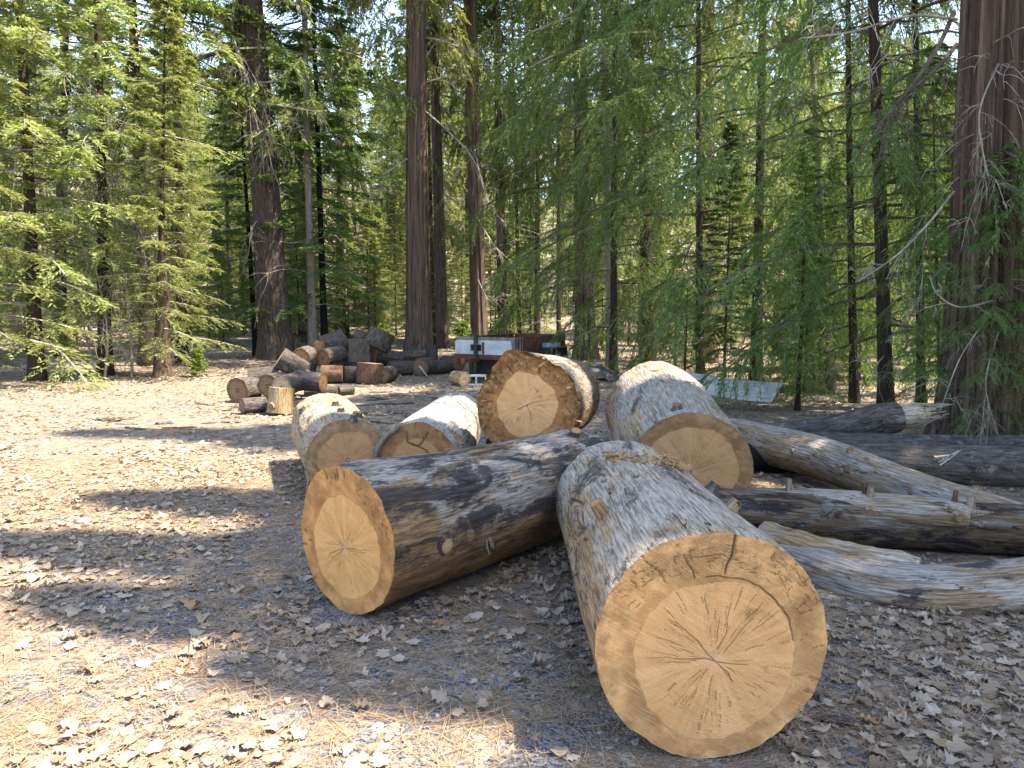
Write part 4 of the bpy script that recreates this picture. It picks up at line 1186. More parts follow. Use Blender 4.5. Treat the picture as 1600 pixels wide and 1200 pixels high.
# bare saplings and twigs on the left edge
for q, (u, v, h, lb) in enumerate(((163, 590, 2.6, 'bare white forked sapling at the clearing edge'), (199, 588, 5.2, 'tall thin bare white sapling at the clearing edge'), (143, 590, 2.0, 'low bare twiggy bush beside the forked sapling'))):
    p = ghit(u, v)
    rg = np.random.default_rng(300 + q)
    root = thing('bare_sapling', lb, 'sapling', (p[0], p[1], 0))
    mb = MB()
    Ps = np.stack([0.12 * np.sin(np.linspace(0, 4, 9) + q), 0 * np.linspace(0, 1, 9), np.linspace(-0.05, h, 9)], -1)
    V, Fq, A = tube(Ps, np.linspace(0.035, 0.008, 9), 5)
    mb.add(V, Fq, 0, A)
    mb.build('stem', TWIG, root)
    mb = MB()
    for k in range(16 if h > 3 else 11):
        f = rg.uniform(0.15, 1)
        a = rg.uniform(0, 2 * pi)
        twig_set(rg, np.array([np.interp(f * h, Ps[:, 2], Ps[:, 0]), 0, f * h]), np.array([cos(a), sin(a) * 0.6, 0.8]), h * 0.28 * rg.uniform(0.5, 1.2), 0.014, mb, 1, -0.1, 4)
    tag(mb.build('twigs', TWIG, root), kind='stuff')
root = thing('dead_twig_tangle', 'hanging grey tangle of dead twigs on a trunk at the clearing edge', 'dead branches', (ghit(160, 588)[0], ghit(160, 588)[1] + 0.3, 0))
mb = MB(); rg = np.random.default_rng(310)
for k in range(80):
    a = rg.uniform(0, 2 * pi)
    twig_set(rg, np.array([rg.normal() * 0.3, rg.normal() * 0.3, rg.uniform(0.8, 5.0)]), np.array([cos(a), sin(a), 0.2]), rg.uniform(0.6, 1.3), 0.010, mb, 1, 1.0, 4, 0.5)
tag(mb.build('twigs', TWIG, root), kind='stuff')

# --- the forest behind: single trees that only their place tells apart
FOREST = [('fir', 0), ('fir', 1), ('light', 0), ('cedar', 0), ('cedar', 1), ('high', 0), ('high', 1), ('light', 1)]
FOREST_LABEL = {('fir', 0): ('forest_fir', 'mid-green conical fir in the forest beyond the clearing', 'mid-green firs of the forest'),
                ('fir', 1): ('forest_fir', 'dark green conical fir in the forest beyond the clearing', 'dark firs of the forest'),
                ('light', 0): ('forest_fir', 'pale yellow-green conical fir in the forest beyond the clearing', 'pale conical firs of the forest'),
                ('light', 1): ('forest_conifer', 'pale yellow-green round-crowned conifer in the forest', 'pale round-crowned conifers of the forest'),
                ('cedar', 0): ('forest_cedar', 'olive narrow cedar with hanging sprays in the forest', 'olive cedars of the forest'),
                ('cedar', 1): ('forest_cedar', 'green cedar with bare lower trunk and hanging sprays in the forest', 'green cedars of the forest'),
                ('high', 0): ('forest_pine', 'tall bare-trunked pine with green crown in the forest', 'green-crowned pines of the forest'),
                ('high', 1): ('forest_pine', 'tall bare-trunked pine with olive crown in the forest', 'olive-crowned pines of the forest')}
rg = np.random.default_rng(77)
spots = []
tries = 0
while len(spots) < 105 and tries < 6000:
    tries += 1
    y = rg.uniform(24, 78)
    x = rg.uniform(-0.82 * y - 4, 0.82 * y + 4)
    if y < 29 and -16 < x < 8:
        continue
    if all((x - a) ** 2 + (y - b) ** 2 > (2.6 if y > 40 else 2.9) ** 2 for a, b in spots):
        spots.append((x, y))
for x, y in spots:
    leftish = x < -0.25 * y
    ty, ci = FOREST[int(rg.choice(8, p=[.10, .06, .22, .10, .10, .10, .12, .20] if leftish else [.14, .10, .10, .18, .18, .10, .12, .08]))]
    H = min(24, 7.5 + 0.19 * y) * rg.uniform(0.8, 1.15)
    tree(*FOREST_LABEL[(ty, ci)][:2], (x, y), H, rg.uniform(0.10, 0.26), ty, ci, dead=int(rg.integers(3)), group=FOREST_LABEL[(ty, ci)][2], cat='tree')
far = 0
while far < 70:
    y = rg.uniform(80, 135); x = rg.uniform(-0.8 * y, 0.8 * y)
    ty, ci = FOREST[int(rg.choice(8))]
    tree(*FOREST_LABEL[(ty, ci)][:2], (x, y), rg.uniform(18, 30), rg.uniform(0.15, 0.3), ty, ci, group=FOREST_LABEL[(ty, ci)][2], cat='tree', cxy=1.2)
    far += 1
spots2 = []
tries = 0
while len(spots2) < 190 and tries < 4000:
    tries += 1
    y = rg.uniform(20, 58)
    x = rg.uniform(-0.75 * y - 2, 0.75 * y + 2)
    u_ = 800 + F * x / y
    if y < 27 and -15.5 < x < 9 or (y < 24 and x > 8 and x < 16 and False):
        continue
    if all((x - a) ** 2 + (y - b) ** 2 > 2.0 for a, b in spots2):
        spots2.append((x, y))
spots2 += [(rg.uniform(-15, 5), rg.uniform(28.5, 37)) for _ in range(34)]
for x, y in spots2:
    tree('understory_fir', 'small fir of the understory beneath the tall conifers', (x, y), rg.uniform(2.0, 6.5), rg.uniform(0.03, 0.06), ['light', 'fir'][int(rg.random() < 0.25)], 0, group='understory firs', cxy=1.25)

# --- trees right of the camera that throw the shade over the pile (they stand outside the frame)
def shade_tree(tip, H, label, crown, ci, k=1.0, r=0.25):
    off = H / tan(SUN_EL)
    b = (tip[0] + off * cos(SUN_AZ), tip[1] + off * sin(SUN_AZ))
    tree('roadside_conifer', label, b, H, r, crown, ci, dead=1, cxy=k, rz=tip[0] * 1.7 + tip[1], group='conifers along the right side of the clearing')
for tip, H, cr, ci, k in (((-5.6, 9.7), 30, 'fir', 0, .5), ((-1.2, 3.3), 20, 'fir', 1, .6), ((0.4, 2.75), 19, 'fir', 0, .75), ((0.0, 2.4), 18, 'fir', 1, .6), ((-3.4, 6.3), 19, 'fir', 1, .75), ((-3.8, 5.1), 22, 'fir', 0, .55), ((-2.6, 4.1), 20, 'fir', 1, .7), ((-0.2, 3.4), 19, 'fir', 0, .8),
                          ((0.2, 7.8), 19, 'fir', 1, 1.0), ((1.6, 3.0), 18, 'fir', 1, .8), ((1.2, 5.2), 18, 'fir', 0, 1.0), ((2.5, 9.8), 18, 'cedar', 1, 1.0)):
    shade_tree(tip, H, 'conifer standing in a row along the right side of the clearing', cr, ci, k)

# ------------------------------------------------------------------ the heap of firewood rounds
HEAP = 'firewood rounds in the heap'
PLAIN = 'weathered barked round among the others in the firewood heap'
def rnd(mode, u, v, d, r, L, ax, face=FACE_R1, bark=BARK_R, label=PLAIN, seed=None, taper=0.96):
    global _rs
    _rs = _rs + 1
    ax = np.array(ax, float)
    ax /= np.linalg.norm(ax)
    if mode == 'g':                                    # lies or stands on the ground, v is its lower edge
        d = CAM_H * F / (v - HORIZON)
        c = np.array([(u - 800) / F * d, d, 0])
        c[2] = abs(ax[2]) * L / 2 + sqrt(max(0, 1 - ax[2] ** 2)) * r - 0.02
    else:
        c = at(u, v, d)
    return make_log('firewood_round', label, 'firewood', [c - ax * L / 2, c + ax * L / 2], [r * 0.93, r * 0.93 * taper], bark, face, face, seg=32, rings=9,
                    rough=0.07, fine=0.02, seed=40 + _rs, group=HEAP if label == PLAIN else None, body='bark' if bark in (BARK_R, BARK_O) else 'side')
_rs = 0
rnd('g', 381, 627, 0, .22, .42, (.3, 1, 0), label='dark-faced round on its side at the heap end facing the sunny clearing')
rnd('g', 393, 644, 0, .125, .36, (.75, .65, 0), label='small round lying in front of the dark-faced round')
rnd('g', 436, 646, 0, .20, .37, (.08, .1, 1), FACE_R3, SKIN_G, 'pale debarked round standing on end with a dark knot')
stub(bpy.data.objects[sorted(LOGS)[-1]] if False else list(LOGS.values())[-1][2], 425, 633, .045, .012, SKIN_G, FACE_R2, (0, 0, 0), 'knot', 16)
rnd('s', 429, 600, 12.6, .20, .42, (.2, 1, 0.05))
rnd('s', 450, 601, 12.25, .19, .34, (.3, 1, 0.12), FACE_R3, label='round with smooth pale face behind the debarked standing one')
rnd('s', 412, 590, 13.1, .21, .5, (1, .35, .1))
rnd('s', 456, 570, 13.1, .20, .46, (.8, .25, -.55), FACE_R3, label='steeply tilted grey round with knotted bark on top of the heap')
stub(list(LOGS.values())[-1][2], 446, 577, .05, .01, BARK_R, FACE_R2, (0, 0, 0), 'knot', 14)
rnd('s', 484, 595, 12.95, .18, .5, (1, -.25, -.08), FACE_R2)
rnd('s', 462, 595, 13.4, .2, .5, (.6, .9, 0))
rnd('g', 500, 619, 0, .105, .56, (1, .1, 0), label='thin barked length lying flat behind the cream log')
rnd('g', 537, 617, 0, .10, .3, (.7, .7, 0), label='short dark end piece beside the thin barked length')
rnd('g', 518, 598, 0, .20, .42, (1, .12, 0), FACE_R3, BARK_O, 'orange-barked barrel-shaped round lying on its side')
rnd('g', 546, 597, 0, .18, .26, (.9, .5, 0), label='dark short round against the orange-barked one')
rnd('s', 519, 556, 16.2, .20, .55, (.5, .85, .12), FACE_R2, label='round with red ringed face resting on the orange-barked one')
rnd('s', 523, 538, 16.9, .30, .5, (.85, .3, .35), FACE_R1, label='largest round leaning at the top of the heap')
rnd('s', 497, 552, 16.3, .17, .50, (.1, .2, 1), FACE_R3, BARK_O, 'pinkish split round standing beside the red-faced one')
rnd('s', 476, 556, 15.7, .20, .4, (.15, 1, .1), FACE_R2, label='half-buried round with orange domed face')
rnd('g', 478, 594, 0, .2, .34, (.2, .3, 1))
rnd('s', 562, 548, 16.1, .235, .48, (.03, .05, 1), FACE_R3, label='upright grey ridged round on the second tier')
rnd('g', 577, 598, 0, .30, .40, (.06, .05, 1), FACE_R3, BARK_O, 'broad upright round with split orange side in front of the heap')
rnd('s', 592, 531, 17.0, .32, .40, (.4, .2, .9), FACE_R1, label='tilted round perched highest beside the cedar trunk')
rnd('s', 568, 534, 17.4, .22, .5, (.9, .2, -.35))
rnd('g', 603, 597, 0, .18, .42, (.3, 1, 0))
rnd('g', 625, 586, 0, .18, .55, (1, .5, 0), label='grey lying round with arched end before the cedar trunk')
rnd('g', 663, 586, 0, .22, .4, (.35, 1, 0), label='round with wide brown face and a stick leaning on it')
rnd('g', 688, 583, 0, .17, .42, (.8, .6, 0))
rnd('g', 706, 579, 0, .20, .62, (-.6, .8, 0), label='round lying next to the trailer with its face towards it')
rnd('s', 676, 555, 18.5, .14, .34, (0, .1, 1), FACE_R3)
rnd('s', 640, 556, 18.4, .14, .8, (1, .1, .05), FACE_R3)
rnd('s', 607, 558, 17.9, .20, .6, (1, .4, -.2))
rnd('g', 655, 574, 0, .17, .4, (.5, .8, 0))
rnd('g', 530, 583, 0, .30, .52, (.02, .05, 1))
rnd('g', 562, 588, 0, .26, .42, (.02, .05, 1))
rnd('g', 594, 581, 0, .27, .62, (.02, .03, 1))
rnd('g', 718, 601, 0, .15, .42, (-.5, .85, 0), FACE_R3, SKIN_G, 'cream split round lying alone in front of the trailer')

def stick(label, pts, r, mat, cat='stick', name='stick', group=None):
    P = smooth_poly(pts, 10)
    V, Fq, A = tube(P, np.linspace(r, r * 0.45, 10), 6)
    V = V + r * 0.4 * fbm(V * 30, 2)[:, None]
    o = MB(); o.add(V - P[0], Fq, 0, A)
    return tag(o.build(name, mat, None, P[0]), label, cat, group)
stick('pale stick leaning against the wide brown round face', [at(656, 573, 17.0), at(668, 588, 16.5)], .03, SKIN_W)

# ------------------------------------------------------------------ trailer
RUST = m_plain('rusty_steel', (0.045, 0.020, 0.014), (0.10, 0.042, 0.028), 6.0, 0.75, 0.0)
PAINT = m_plain('faded_white_paint', (0.25, 0.285, 0.32), (0.38, 0.41, 0.44), 3.0, 0.5)
DARK = m_plain('black_steel', (0.012, 0.012, 0.013), (0.03, 0.03, 0.032), 9.0, 0.6)
RUBBER = m_plain('tyre_rubber', (0.014, 0.014, 0.015), (0.035, 0.034, 0.033), 12.0, 0.85)
GREYW = m_plain('grey_board', (0.10, 0.09, 0.085), (0.20, 0.18, 0.17), 9.0, 0.85)
CONC = m_plain('concrete', (0.36, 0.36, 0.35), (0.52, 0.52, 0.50), 30.0, 0.9)
BLUE = m_plain('blue_tarp', (0.10, 0.17, 0.26), (0.20, 0.29, 0.40), 7.0, 0.5)
TARP = m_plain('dark_tarp', (0.045, 0.045, 0.048), (0.10, 0.10, 0.105), 7.0, 0.6)
fl = np.array([-1.18, 16.1, 0])
trailer = thing('utility_trailer', 'rusty utility trailer with faded white front panel parked behind the logs', 'trailer', fl)
trailer.rotation_euler = (0, 0, radians(-30))
def tb(name, m, *boxes, parent=trailer, bev=0.006):
    mb = MB()
    for b in boxes:
        addbox(mb, *b, bev)
    return mb.build(name, m, parent, smooth=False)
W_, L_ = 1.36, 2.4
tb('bed', GREYW, (W_ / 2, L_ / 2, 0.53, W_ - 0.1, L_ - 0.1, 0.06))
fp = tb('front_panel', PAINT, (0.19, 0.0, 0.70, 0.38, 0.05, 0.26), (1.00, 0.0, 0.70, 0.70, 0.05, 0.26), (0.515, 0.0, 0.80, 0.27, 0.05, 0.06), (0.515, 0.0, 0.605, 0.27, 0.05, 0.07), (0.515, 0, 0.705, 0.03, 0.05, 0.13))
tb('panel_flange', PAINT, (W_ / 2, 0.035, 0.845, W_ - 0.03, 0.12, 0.03))
for x in (0.44, 0.59):
    tb('window_recess', DARK, (x, 0.05, 0.705, 0.118, 0.02, 0.128))
tb('latch_plate', RUST, (0.70, -0.035, 0.70, 0.05, 0.015, 0.24))
tb('latch_plate', PAINT, (0.50, -0.036, 0.58, 0.20, 0.015, 0.05))
tb('top_rail', GREYW, (W_ / 2, 0.06, 0.895, W_, 0.06, 0.06))
tb('frame_beam', RUST, (W_ / 2, -0.02, 0.52, W_ + 0.02, 0.08, 0.10))
tb('frame_beam', RUST, (W_ - 0.06, L_ / 2 + 0.03, 0.47, 0.07, L_, 0.08))
tb('frame_beam', RUST, (0.06, L_ / 2 + 0.03, 0.47, 0.07, L_, 0.08))
sp_ = tb('side_panel', GREYW, (W_ + 0.005, 0.22, 0.74, 0.04, 0.40, 0.36))
sp_ = tb('side_panel', RUST, (W_ + 0.005, 0.45 + (L_ - 0.45) / 2, 0.74, 0.04, L_ - 0.46, 0.36))
for k in range(5):
    tb('side_rib', RUST, (W_ + 0.035, 0.46 + k * 0.46, 0.74, 0.03, 0.05, 0.37))
for k in range(3):
    tb('side_rib', DARK, (W_ + 0.033, 0.10 + k * 0.12, 0.74, 0.02, 0.02, 0.34))
tb('side_panel', RUST, (-0.005, L_ / 2 + 0.05, 0.74, 0.04, L_ - 0.06, 0.34))
tb('tailgate', RUST, (W_ / 2, L_ + 0.06, 0.74, W_ - 0.05, 0.04, 0.34))
tb('fender', DARK, (W_ + 0.16, 1.55, 0.66, 0.26, 0.75, 0.03), (W_ + 0.16, 1.16, 0.56, 0.26, 0.03, 0.20), (W_ + 0.16, 1.94, 0.56, 0.26, 0.03, 0.20))
tb('folded_tarp', BLUE, (W_ + 0.17, 1.40, 0.725, 0.22, 0.42, 0.09))
tb('tongue', RUST, (W_ / 2 - 0.1, -0.42, 0.47, 0.08, 0.78, 0.09))
tb('coupler', RUST, (W_ / 2 - 0.1, -0.86, 0.49, 0.10, 0.14, 0.07))
jk = tb('jack', DARK, (0.56, -0.10, 0.56, 0.07, 0.07, 0.85))
tb('jack_foot', DARK, (0.56, -0.10, 0.145, 0.16, 0.16, 0.02))
tb('support_leg', DARK, (0.25, 0.25, 0.25, 0.10, 0.10, 0.46)); tb('support_leg', DARK, (1.15, 0.2, 0.25, 0.08, 0.08, 0.46))
tb('tool_box', DARK, (0.62, 0.9, 0.28, 1.0, 0.9, 0.30))  # plain dark box filling the space below the bed
for x in (W_ + 0.15, -0.15):
    a = np.linspace(0, 2 * pi, 25)[:-1]
    prof = [(-0.09, .20), (-0.095, .29), (-0.06, .33), (.06, .33), (.095, .29), (.09, .20)]
    mb = MB()
    V = np.array([(x + px, 1.55 + rr * cos(q), 0.325 + rr * sin(q)) for px, rr in prof for q in a])
    Fq = [(i * 24 + j, i * 24 + (j + 1) % 24, (i + 1) * 24 + (j + 1) % 24, (i + 1) * 24 + j) for i in range(5) for j in range(24)]
    mb.add(V, Fq, 0)
    wh = mb.build('wheel', RUBBER, trailer)
    mb = MB()
    V = np.array([(x + px, 1.55 + rr * cos(q), 0.325 + rr * sin(q)) for px, rr in ((.085, .205), (.03, .17), (.03, .06), (.06, .05), (.06, 0.004)) for q in a])
    Fq = [(i * 24 + j, i * 24 + (j + 1) % 24, (i + 1) * 24 + (j + 1) % 24, (i + 1) * 24 + j) for i in range(4) for j in range(24)]
    mb.add(V, Fq, 0)
    mb.build('rim', PAINT, wh)

def cinder(label, p, rz, n):
    o = thing('cinder_block', label, 'block', p)
    o.rotation_euler = (0, 0, rz)
    mb = MB()
    for b in ((0, -.085, .1, .40, .03, .19), (0, .085, .1, .40, .03, .19), (-.185, 0, .1, .03, .14, .19), (.185, 0, .1, .03, .14, .19), (0, 0, .1, .03, .14, .19)):
        addbox(mb, b[0], b[2] * 0 + b[1] * 0 + (b[2] - .1), b[1] + .1, b[3], b[5], b[4])
    for q in range(1):
        pass
    mb.build('block_shell', CONC, o, smooth=False)
c_ = ghit(744, 601)
cinder('pale hollow cinder block under the trailer jack', (c_[0], c_[1], 0), 0.05, 0)
c_ = ghit(905, 590)
o = thing('plastic_crate', 'small pale blue crate beside the dark tarpaulin', 'crate', (c_[0], c_[1], 0))
tb('crate_side', BLUE, (0, -.11, .1, .34, .02, .2), (0, .11, .1, .34, .02, .2), (-.16, 0, .1, .02, .2, .2), (.16, 0, .1, .02, .2, .2), parent=o)
tb('crate_floor', BLUE, (0, 0, .02, .3, .2, .02), parent=o)
c_ = ghit(930, 592)
mb = MB()
gx, gy = np.meshgrid(np.linspace(-1, 1, 28), np.linspace(-1, 1, 18))
hz = 0.30 * np.clip(1 - gx ** 2 - gy ** 2 * 0.8, 0, 1) ** 0.6 * (1 + 0.35 * fbm(np.stack([gx * 2, gy * 2, 0 * gx + 4], -1), 3)) + 0.03 * fbm(np.stack([gx * 6, gy * 6, 0 * gx], -1), 2) - 0.02
V = np.stack([gx * 0.55, gy * 0.35, hz], -1).reshape(-1, 3)
mb.add(V, [(r_ * 28 + c, r_ * 28 + c + 1, (r_ + 1) * 28 + c + 1, (r_ + 1) * 28 + c) for r_ in range(17) for c in range(27)], 0, V)
tag(mb.build('tarpaulin', TARP, None, (c_[0], c_[1], 0.0)), 'dark crumpled tarpaulin heap right of the trailer', 'tarpaulin')

# corrugated sheet
g_ = G('corrugated_metal')
pp = g_.n('ShaderNodeTexCoord').outputs['Object']
nn_ = g_.noise(pp, 4.0, 5, 0.6)
SHEET = g_.done(g_.mix(g_.mr(nn_, 0.35, 0.7), (0.30, 0.31, 0.31), (0.48, 0.48, 0.47)), 0.5, None, 0.4)
TL, TR = at(1045, 576, 12.3), at(1226, 599, 11.7)
BL, BR = at(1072, 608, 11.8), at(1206, 629, 11.35)
na, nbq = 30, 66
s_, t_ = np.meshgrid(np.linspace(0, 1, na), np.linspace(0, 1, nbq))
P = (TL * (1 - t_[..., None]) + BL * t_[..., None]) * (1 - s_[..., None]) + (TR * (1 - t_[..., None]) + BR * t_[..., None]) * s_[..., None]
nrm = np.cross(TR - TL, BL - TL); nrm /= np.linalg.norm(nrm)
P = P + nrm * (0.02 * np.sin(t_ * 2 * pi * 8))[..., None] + nrm * (0.05 * np.sin(s_ * pi) - 0.06 * t_ * (1 - t_) * 4)[..., None]
mb = MB()
P0 = np.array([P[..., 0].mean(), P[..., 1].mean(), 0])
idx = np.arange(na * nbq).reshape(nbq, na)
q4 = np.stack([idx[:-1, :-1], idx[:-1, 1:], idx[1:, 1:], idx[1:, :-1]], -1).reshape(-1, 4)
mb.add((P - P0).reshape(-1, 3), q4)
mb.add((P - P0 - nrm * 0.003).reshape(-1, 3), q4[:, ::-1])
tag(mb.build('corrugated_sheet', SHEET, None, P0), 'white corrugated metal sheet slumped on the ground under the drooping boughs', 'metal sheet')

# ------------------------------------------------------------------ litter
def m_leaf():
    g = G('dry_oak_leaf')
    r = g.m('FRACT', g.m('ADD', g.n('ShaderNodeNewGeometry').outputs['Random Per Island'], objrand(g)))
    p = g.n('ShaderNodeTexCoord').outputs['Object']
    rp = g.n('ShaderNodeValToRGB', {0: r})
    e = rp.color_ramp.elements
    e[0].position, e[0].color = 0.0, (0.19, 0.14, 0.10, 1)
    e[1].position, e[1].color = 1.0, (0.40, 0.345, 0.28, 1)
    for pos, c in ((0.15, (0.28, 0.215, 0.155, 1)), (0.5, (0.33, 0.265, 0.20, 1)), (0.93, (0.46, 0.40, 0.33, 1)), (0.96, (0.36, 0.22, 0.09, 1))):
        x = e.new(pos); x.color = c
    col = g.mix(g.mr(g.noise(p, 60.0, 3), 0.45, 0.7, 0, 0.35), rp.outputs[0], (0.2, 0.14, 0.1))
    d = g.n('ShaderNodeBsdfDiffuse', {'Color': col}).outputs[0]
    t = g.n('ShaderNodeBsdfTranslucent', {'Color': col}).outputs[0]
    m = g.n('ShaderNodeMixShader', {0: 0.2, 1: d, 2: t}).outputs[0]
    g.t.links.new(m, g.out.inputs[0])
    return g.mat
LEAF = m_leaf()

def leaf_template(seed, n=13):
    rg = np.random.default_rng(seed)
    t = np.linspace(0, 1, n)
    lob = 3.2 + rg.uniform(-0.3, 0.5)
    wl = (0.10 + 0.34 * np.sin(pi * np.clip(t, 0, 1) ** 0.85) ** 0.8) * (1 + (0.36 if n > 8 else 0.1) * np.cos(2 * pi * lob * t + rg.uniform(-0.4, 0.4)))
    wr_ = (0.10 + 0.34 * np.sin(pi * np.clip(t, 0, 1) ** 0.85) ** 0.8) * (1 + (0.36 if n > 8 else 0.1) * np.cos(2 * pi * lob * t + rg.uniform(-0.6, 0.6)))
    wl[0] = wr_[0] = 0.015; wl[-1] = wr_[-1] = 0.02
    if n == 3: wl[1] *= 1.0; wl[0] = wr_[0] = 0.12; wl[-1] = wr_[-1] = 0.12
    bx, by = rg.uniform(-0.3, 1.1), rg.uniform(-0.5, 0.8)
    fwd = 0.06
    mid = np.stack([0 * t, t - 0.5, by * (t - 0.5) ** 2], -1)
    lf = np.stack([-wl, t - 0.5 + fwd * (wl > 0.2), by * (t - 0.5) ** 2 + bx * wl ** 2 + 0.05 * rg.normal(size=n)], -1)
    rt = np.stack([wr_, t - 0.5 + fwd * (wr_ > 0.2), by * (t - 0.5) ** 2 + bx * wr_ ** 2 + 0.05 * rg.normal(size=n)], -1)
    V = np.concatenate([lf, mid, rt])
    F4 = [(k, n + k, n + k + 1, k + 1) for k in range(n - 1)] + [(n + k, 2 * n + k, 2 * n + k + 1, n + k + 1) for k in range(n - 1)]
    V[:, 2] -= V[:, 2].min()
    return V, np.array(F4)
LT = [leaf_template(q) for q in range(9)] + [leaf_template(20, 7), leaf_template(21, 6)]
LT_LOW = [leaf_template(q, 6) for q in range(4)]
LT_FAR = [leaf_template(30 + q, 3) for q in range(4)]

def rotmats(az, tx, ty):
    ca, sa = np.cos(az), np.sin(az)
    Z0 = np.zeros_like(az); O = np.ones_like(az)
    Rz = np.stack([np.stack([ca, -sa, Z0], -1), np.stack([sa, ca, Z0], -1), np.stack([Z0, Z0, O], -1)], 1)
    Rx = np.stack([np.stack([O, Z0, Z0], -1), np.stack([Z0, np.cos(tx), -np.sin(tx)], -1), np.stack([Z0, np.sin(tx), np.cos(tx)], -1)], 1)
    Ry = np.stack([np.stack([np.cos(ty), Z0, np.sin(ty)], -1), np.stack([Z0, O, Z0], -1), np.stack([-np.sin(ty), Z0, np.cos(ty)], -1)], 1)
    return Rz @ Rx @ Ry

def nearlog(x, y):
    o = np.zeros(len(x))
    for nm, (V, P, r_, b_) in LOGS.items():
        R_ = np.linalg.norm(V - P[:, None], axis=-1).mean(1)
        for k in range(0, len(P), 6):
            if P[k, 2] - R_[k] < 0.1 and P[k, 1] < 9:
                o = np.maximum(o, np.clip(1 - (np.hypot(x - P[k, 0], y - P[k, 1]) - R_[k] * 0.7) / 0.30, 0, 1))
    return o

def leaf_density(x, y):
    n = fbm(np.stack([x * 0.8, y * 0.8, 0 * x + 3.3], -1), 3)
    left = np.clip((-1.3 - x) / 1.6, 0, 1)
    right = np.clip((x - 1.0) / 0.7, 0, 1) * np.clip((4.6 - y) / 1.0, 0, 1)
    far = np.clip((y - 5.0) / 4, 0, 1)
    mid = 0.22
    near = np.clip((3.0 - y) / 0.5, 0, 1) * (x < 0.2) * 0.75
    d = np.maximum.reduce([0.75 * left, 1.25 * right, 0.9 * nearlog(x, y), 0.8 * far, mid + 0 * x, near])
    return np.clip(d * (0.6 + 1.9 * n), 0.03, 1)

foot = []                                              # where logs lie: no leaves inside them
for nm, (V, P, r_, b_) in LOGS.items():
    R_ = np.linalg.norm(V - P[:, None], axis=-1).mean(1)
    foot.append((P[:, :2], R_ * 0.75, P[:, 2] - R_))
def clear(x, y):
    ok = np.ones(len(x), bool)
    for P_, R_, zb in foot:
        for k in range(0, len(P_), 3):
            if zb[k] < 0.12:
                ok &= (x - P_[k, 0]) ** 2 + (y - P_[k, 1]) ** 2 > (R_[k] * (0.75 if R_[k] > .25 else .9)) ** 2
    return ok

def scatter(n, y0, y1, rg, marg=1.0):
    y = np.sqrt(rg.uniform(y0 ** 2, y1 ** 2, n))
    x = rg.uniform(-1, 1, n) * (0.70 * y + marg)
    return x, y

rg = np.random.default_rng(500)
x, y = scatter(44000, 1.7, 8.5, rg)
k = (rg.random(len(x)) < leaf_density(x, y)) & clear(x, y)
x, y = x[k], y[k]
n = len(x)
sz = 0.024 + 0.064 * rg.random(n) ** 1.8
R = rotmats(rg.uniform(0, 2 * pi, n), rg.normal(size=n) * 0.13, rg.normal(size=n) * 0.13)
zz = gz(x, y) + rg.uniform(0.0, 0.012, n)
u_, v_, f_ = project(np.stack([x, y, zz], -1))
vis = (u_ > 0) & (u_ < 1600) & (v_ < 1195)
big = np.argsort(-(sz / f_) * vis)[:300]
LM = []
for V, Fq in LT:
    m = MB(); m.add(V, Fq); LM.append(m.mesh('leaf', [LEAF]))
tid = rg.integers(0, len(LT), n)
isbig = np.zeros(n, bool); isbig[big] = True
for q in big:
    o = link('leaf', LM[tid[q]], ground, (x[q], y[q], zz[q] + 0.004))
    o.rotation_euler = Matrix(R[q].tolist()).to_euler()
    o.scale = (sz[q] * (0.6 + 0.5 * (q * 0.618 % 1)), sz[q], sz[q] * (0.4 + 1.2 * (q * 0.377 % 1)))
_ra = np.random.default_rng(901)
def ASP(n, a, b):
    return _ra.uniform(a, b, n)
def litter(name, temps, tid, x, y, zz, sz, R, sel):
    mb = MB()
    for q, (V, Fq) in enumerate(temps):
        s = np.where(sel & (tid == q))[0]
        if len(s) == 0: continue
        W = np.einsum('nij,nvj->nvi', R[s], V[None] * np.stack([ASP(len(s), .55, 1.15), ASP(len(s), .8, 1.15), ASP(len(s), .3, 1.8)], -1)[:, None]) * sz[s][:, None, None] + np.stack([x[s], y[s], zz[s]], -1)[:, None]
        Fa = (np.arange(len(s))[:, None, None] * len(V) + Fq[None]).reshape(-1, Fq.shape[1])
        mb.add(W.reshape(-1, 3), Fa)
    return mb
mb = litter('leaves', LT, tid, x, y, zz, sz, R, ~isbig & (y < 4.3))
mb2 = litter('leaves', LT_LOW, tid % 4, x, y, zz, sz, R, ~isbig & (y >= 4.3))
mb.faces += [(f + mb.n, m) for f, m in mb2.faces]
mb.V += mb2.V; mb.A += mb2.A; mb.n += mb2.n
tag(mb.build('leaf_litter', LEAF, ground), 'pale dry oak leaves', kind='stuff')
x, y = scatter(80000, 8.5, 30, rg, 2.0)
k = (rg.random(len(x)) < leaf_density(x, y)) & clear(x, y)
x, y = x[k], y[k]; n = len(x)
sz = rg.uniform(0.035, 0.08, n)
R = rotmats(rg.uniform(0, 2 * pi, n), rg.normal(size=n) * 0.3, rg.normal(size=n) * 0.3)
tag(litter('leaves', LT_FAR, rg.integers(0, 4, n), x, y, gz(x, y) + rg.uniform(0, .02, n), sz, R, np.ones(n, bool)).build('far_leaf_litter', LEAF, ground), 'pale dry oak leaves', kind='stuff')

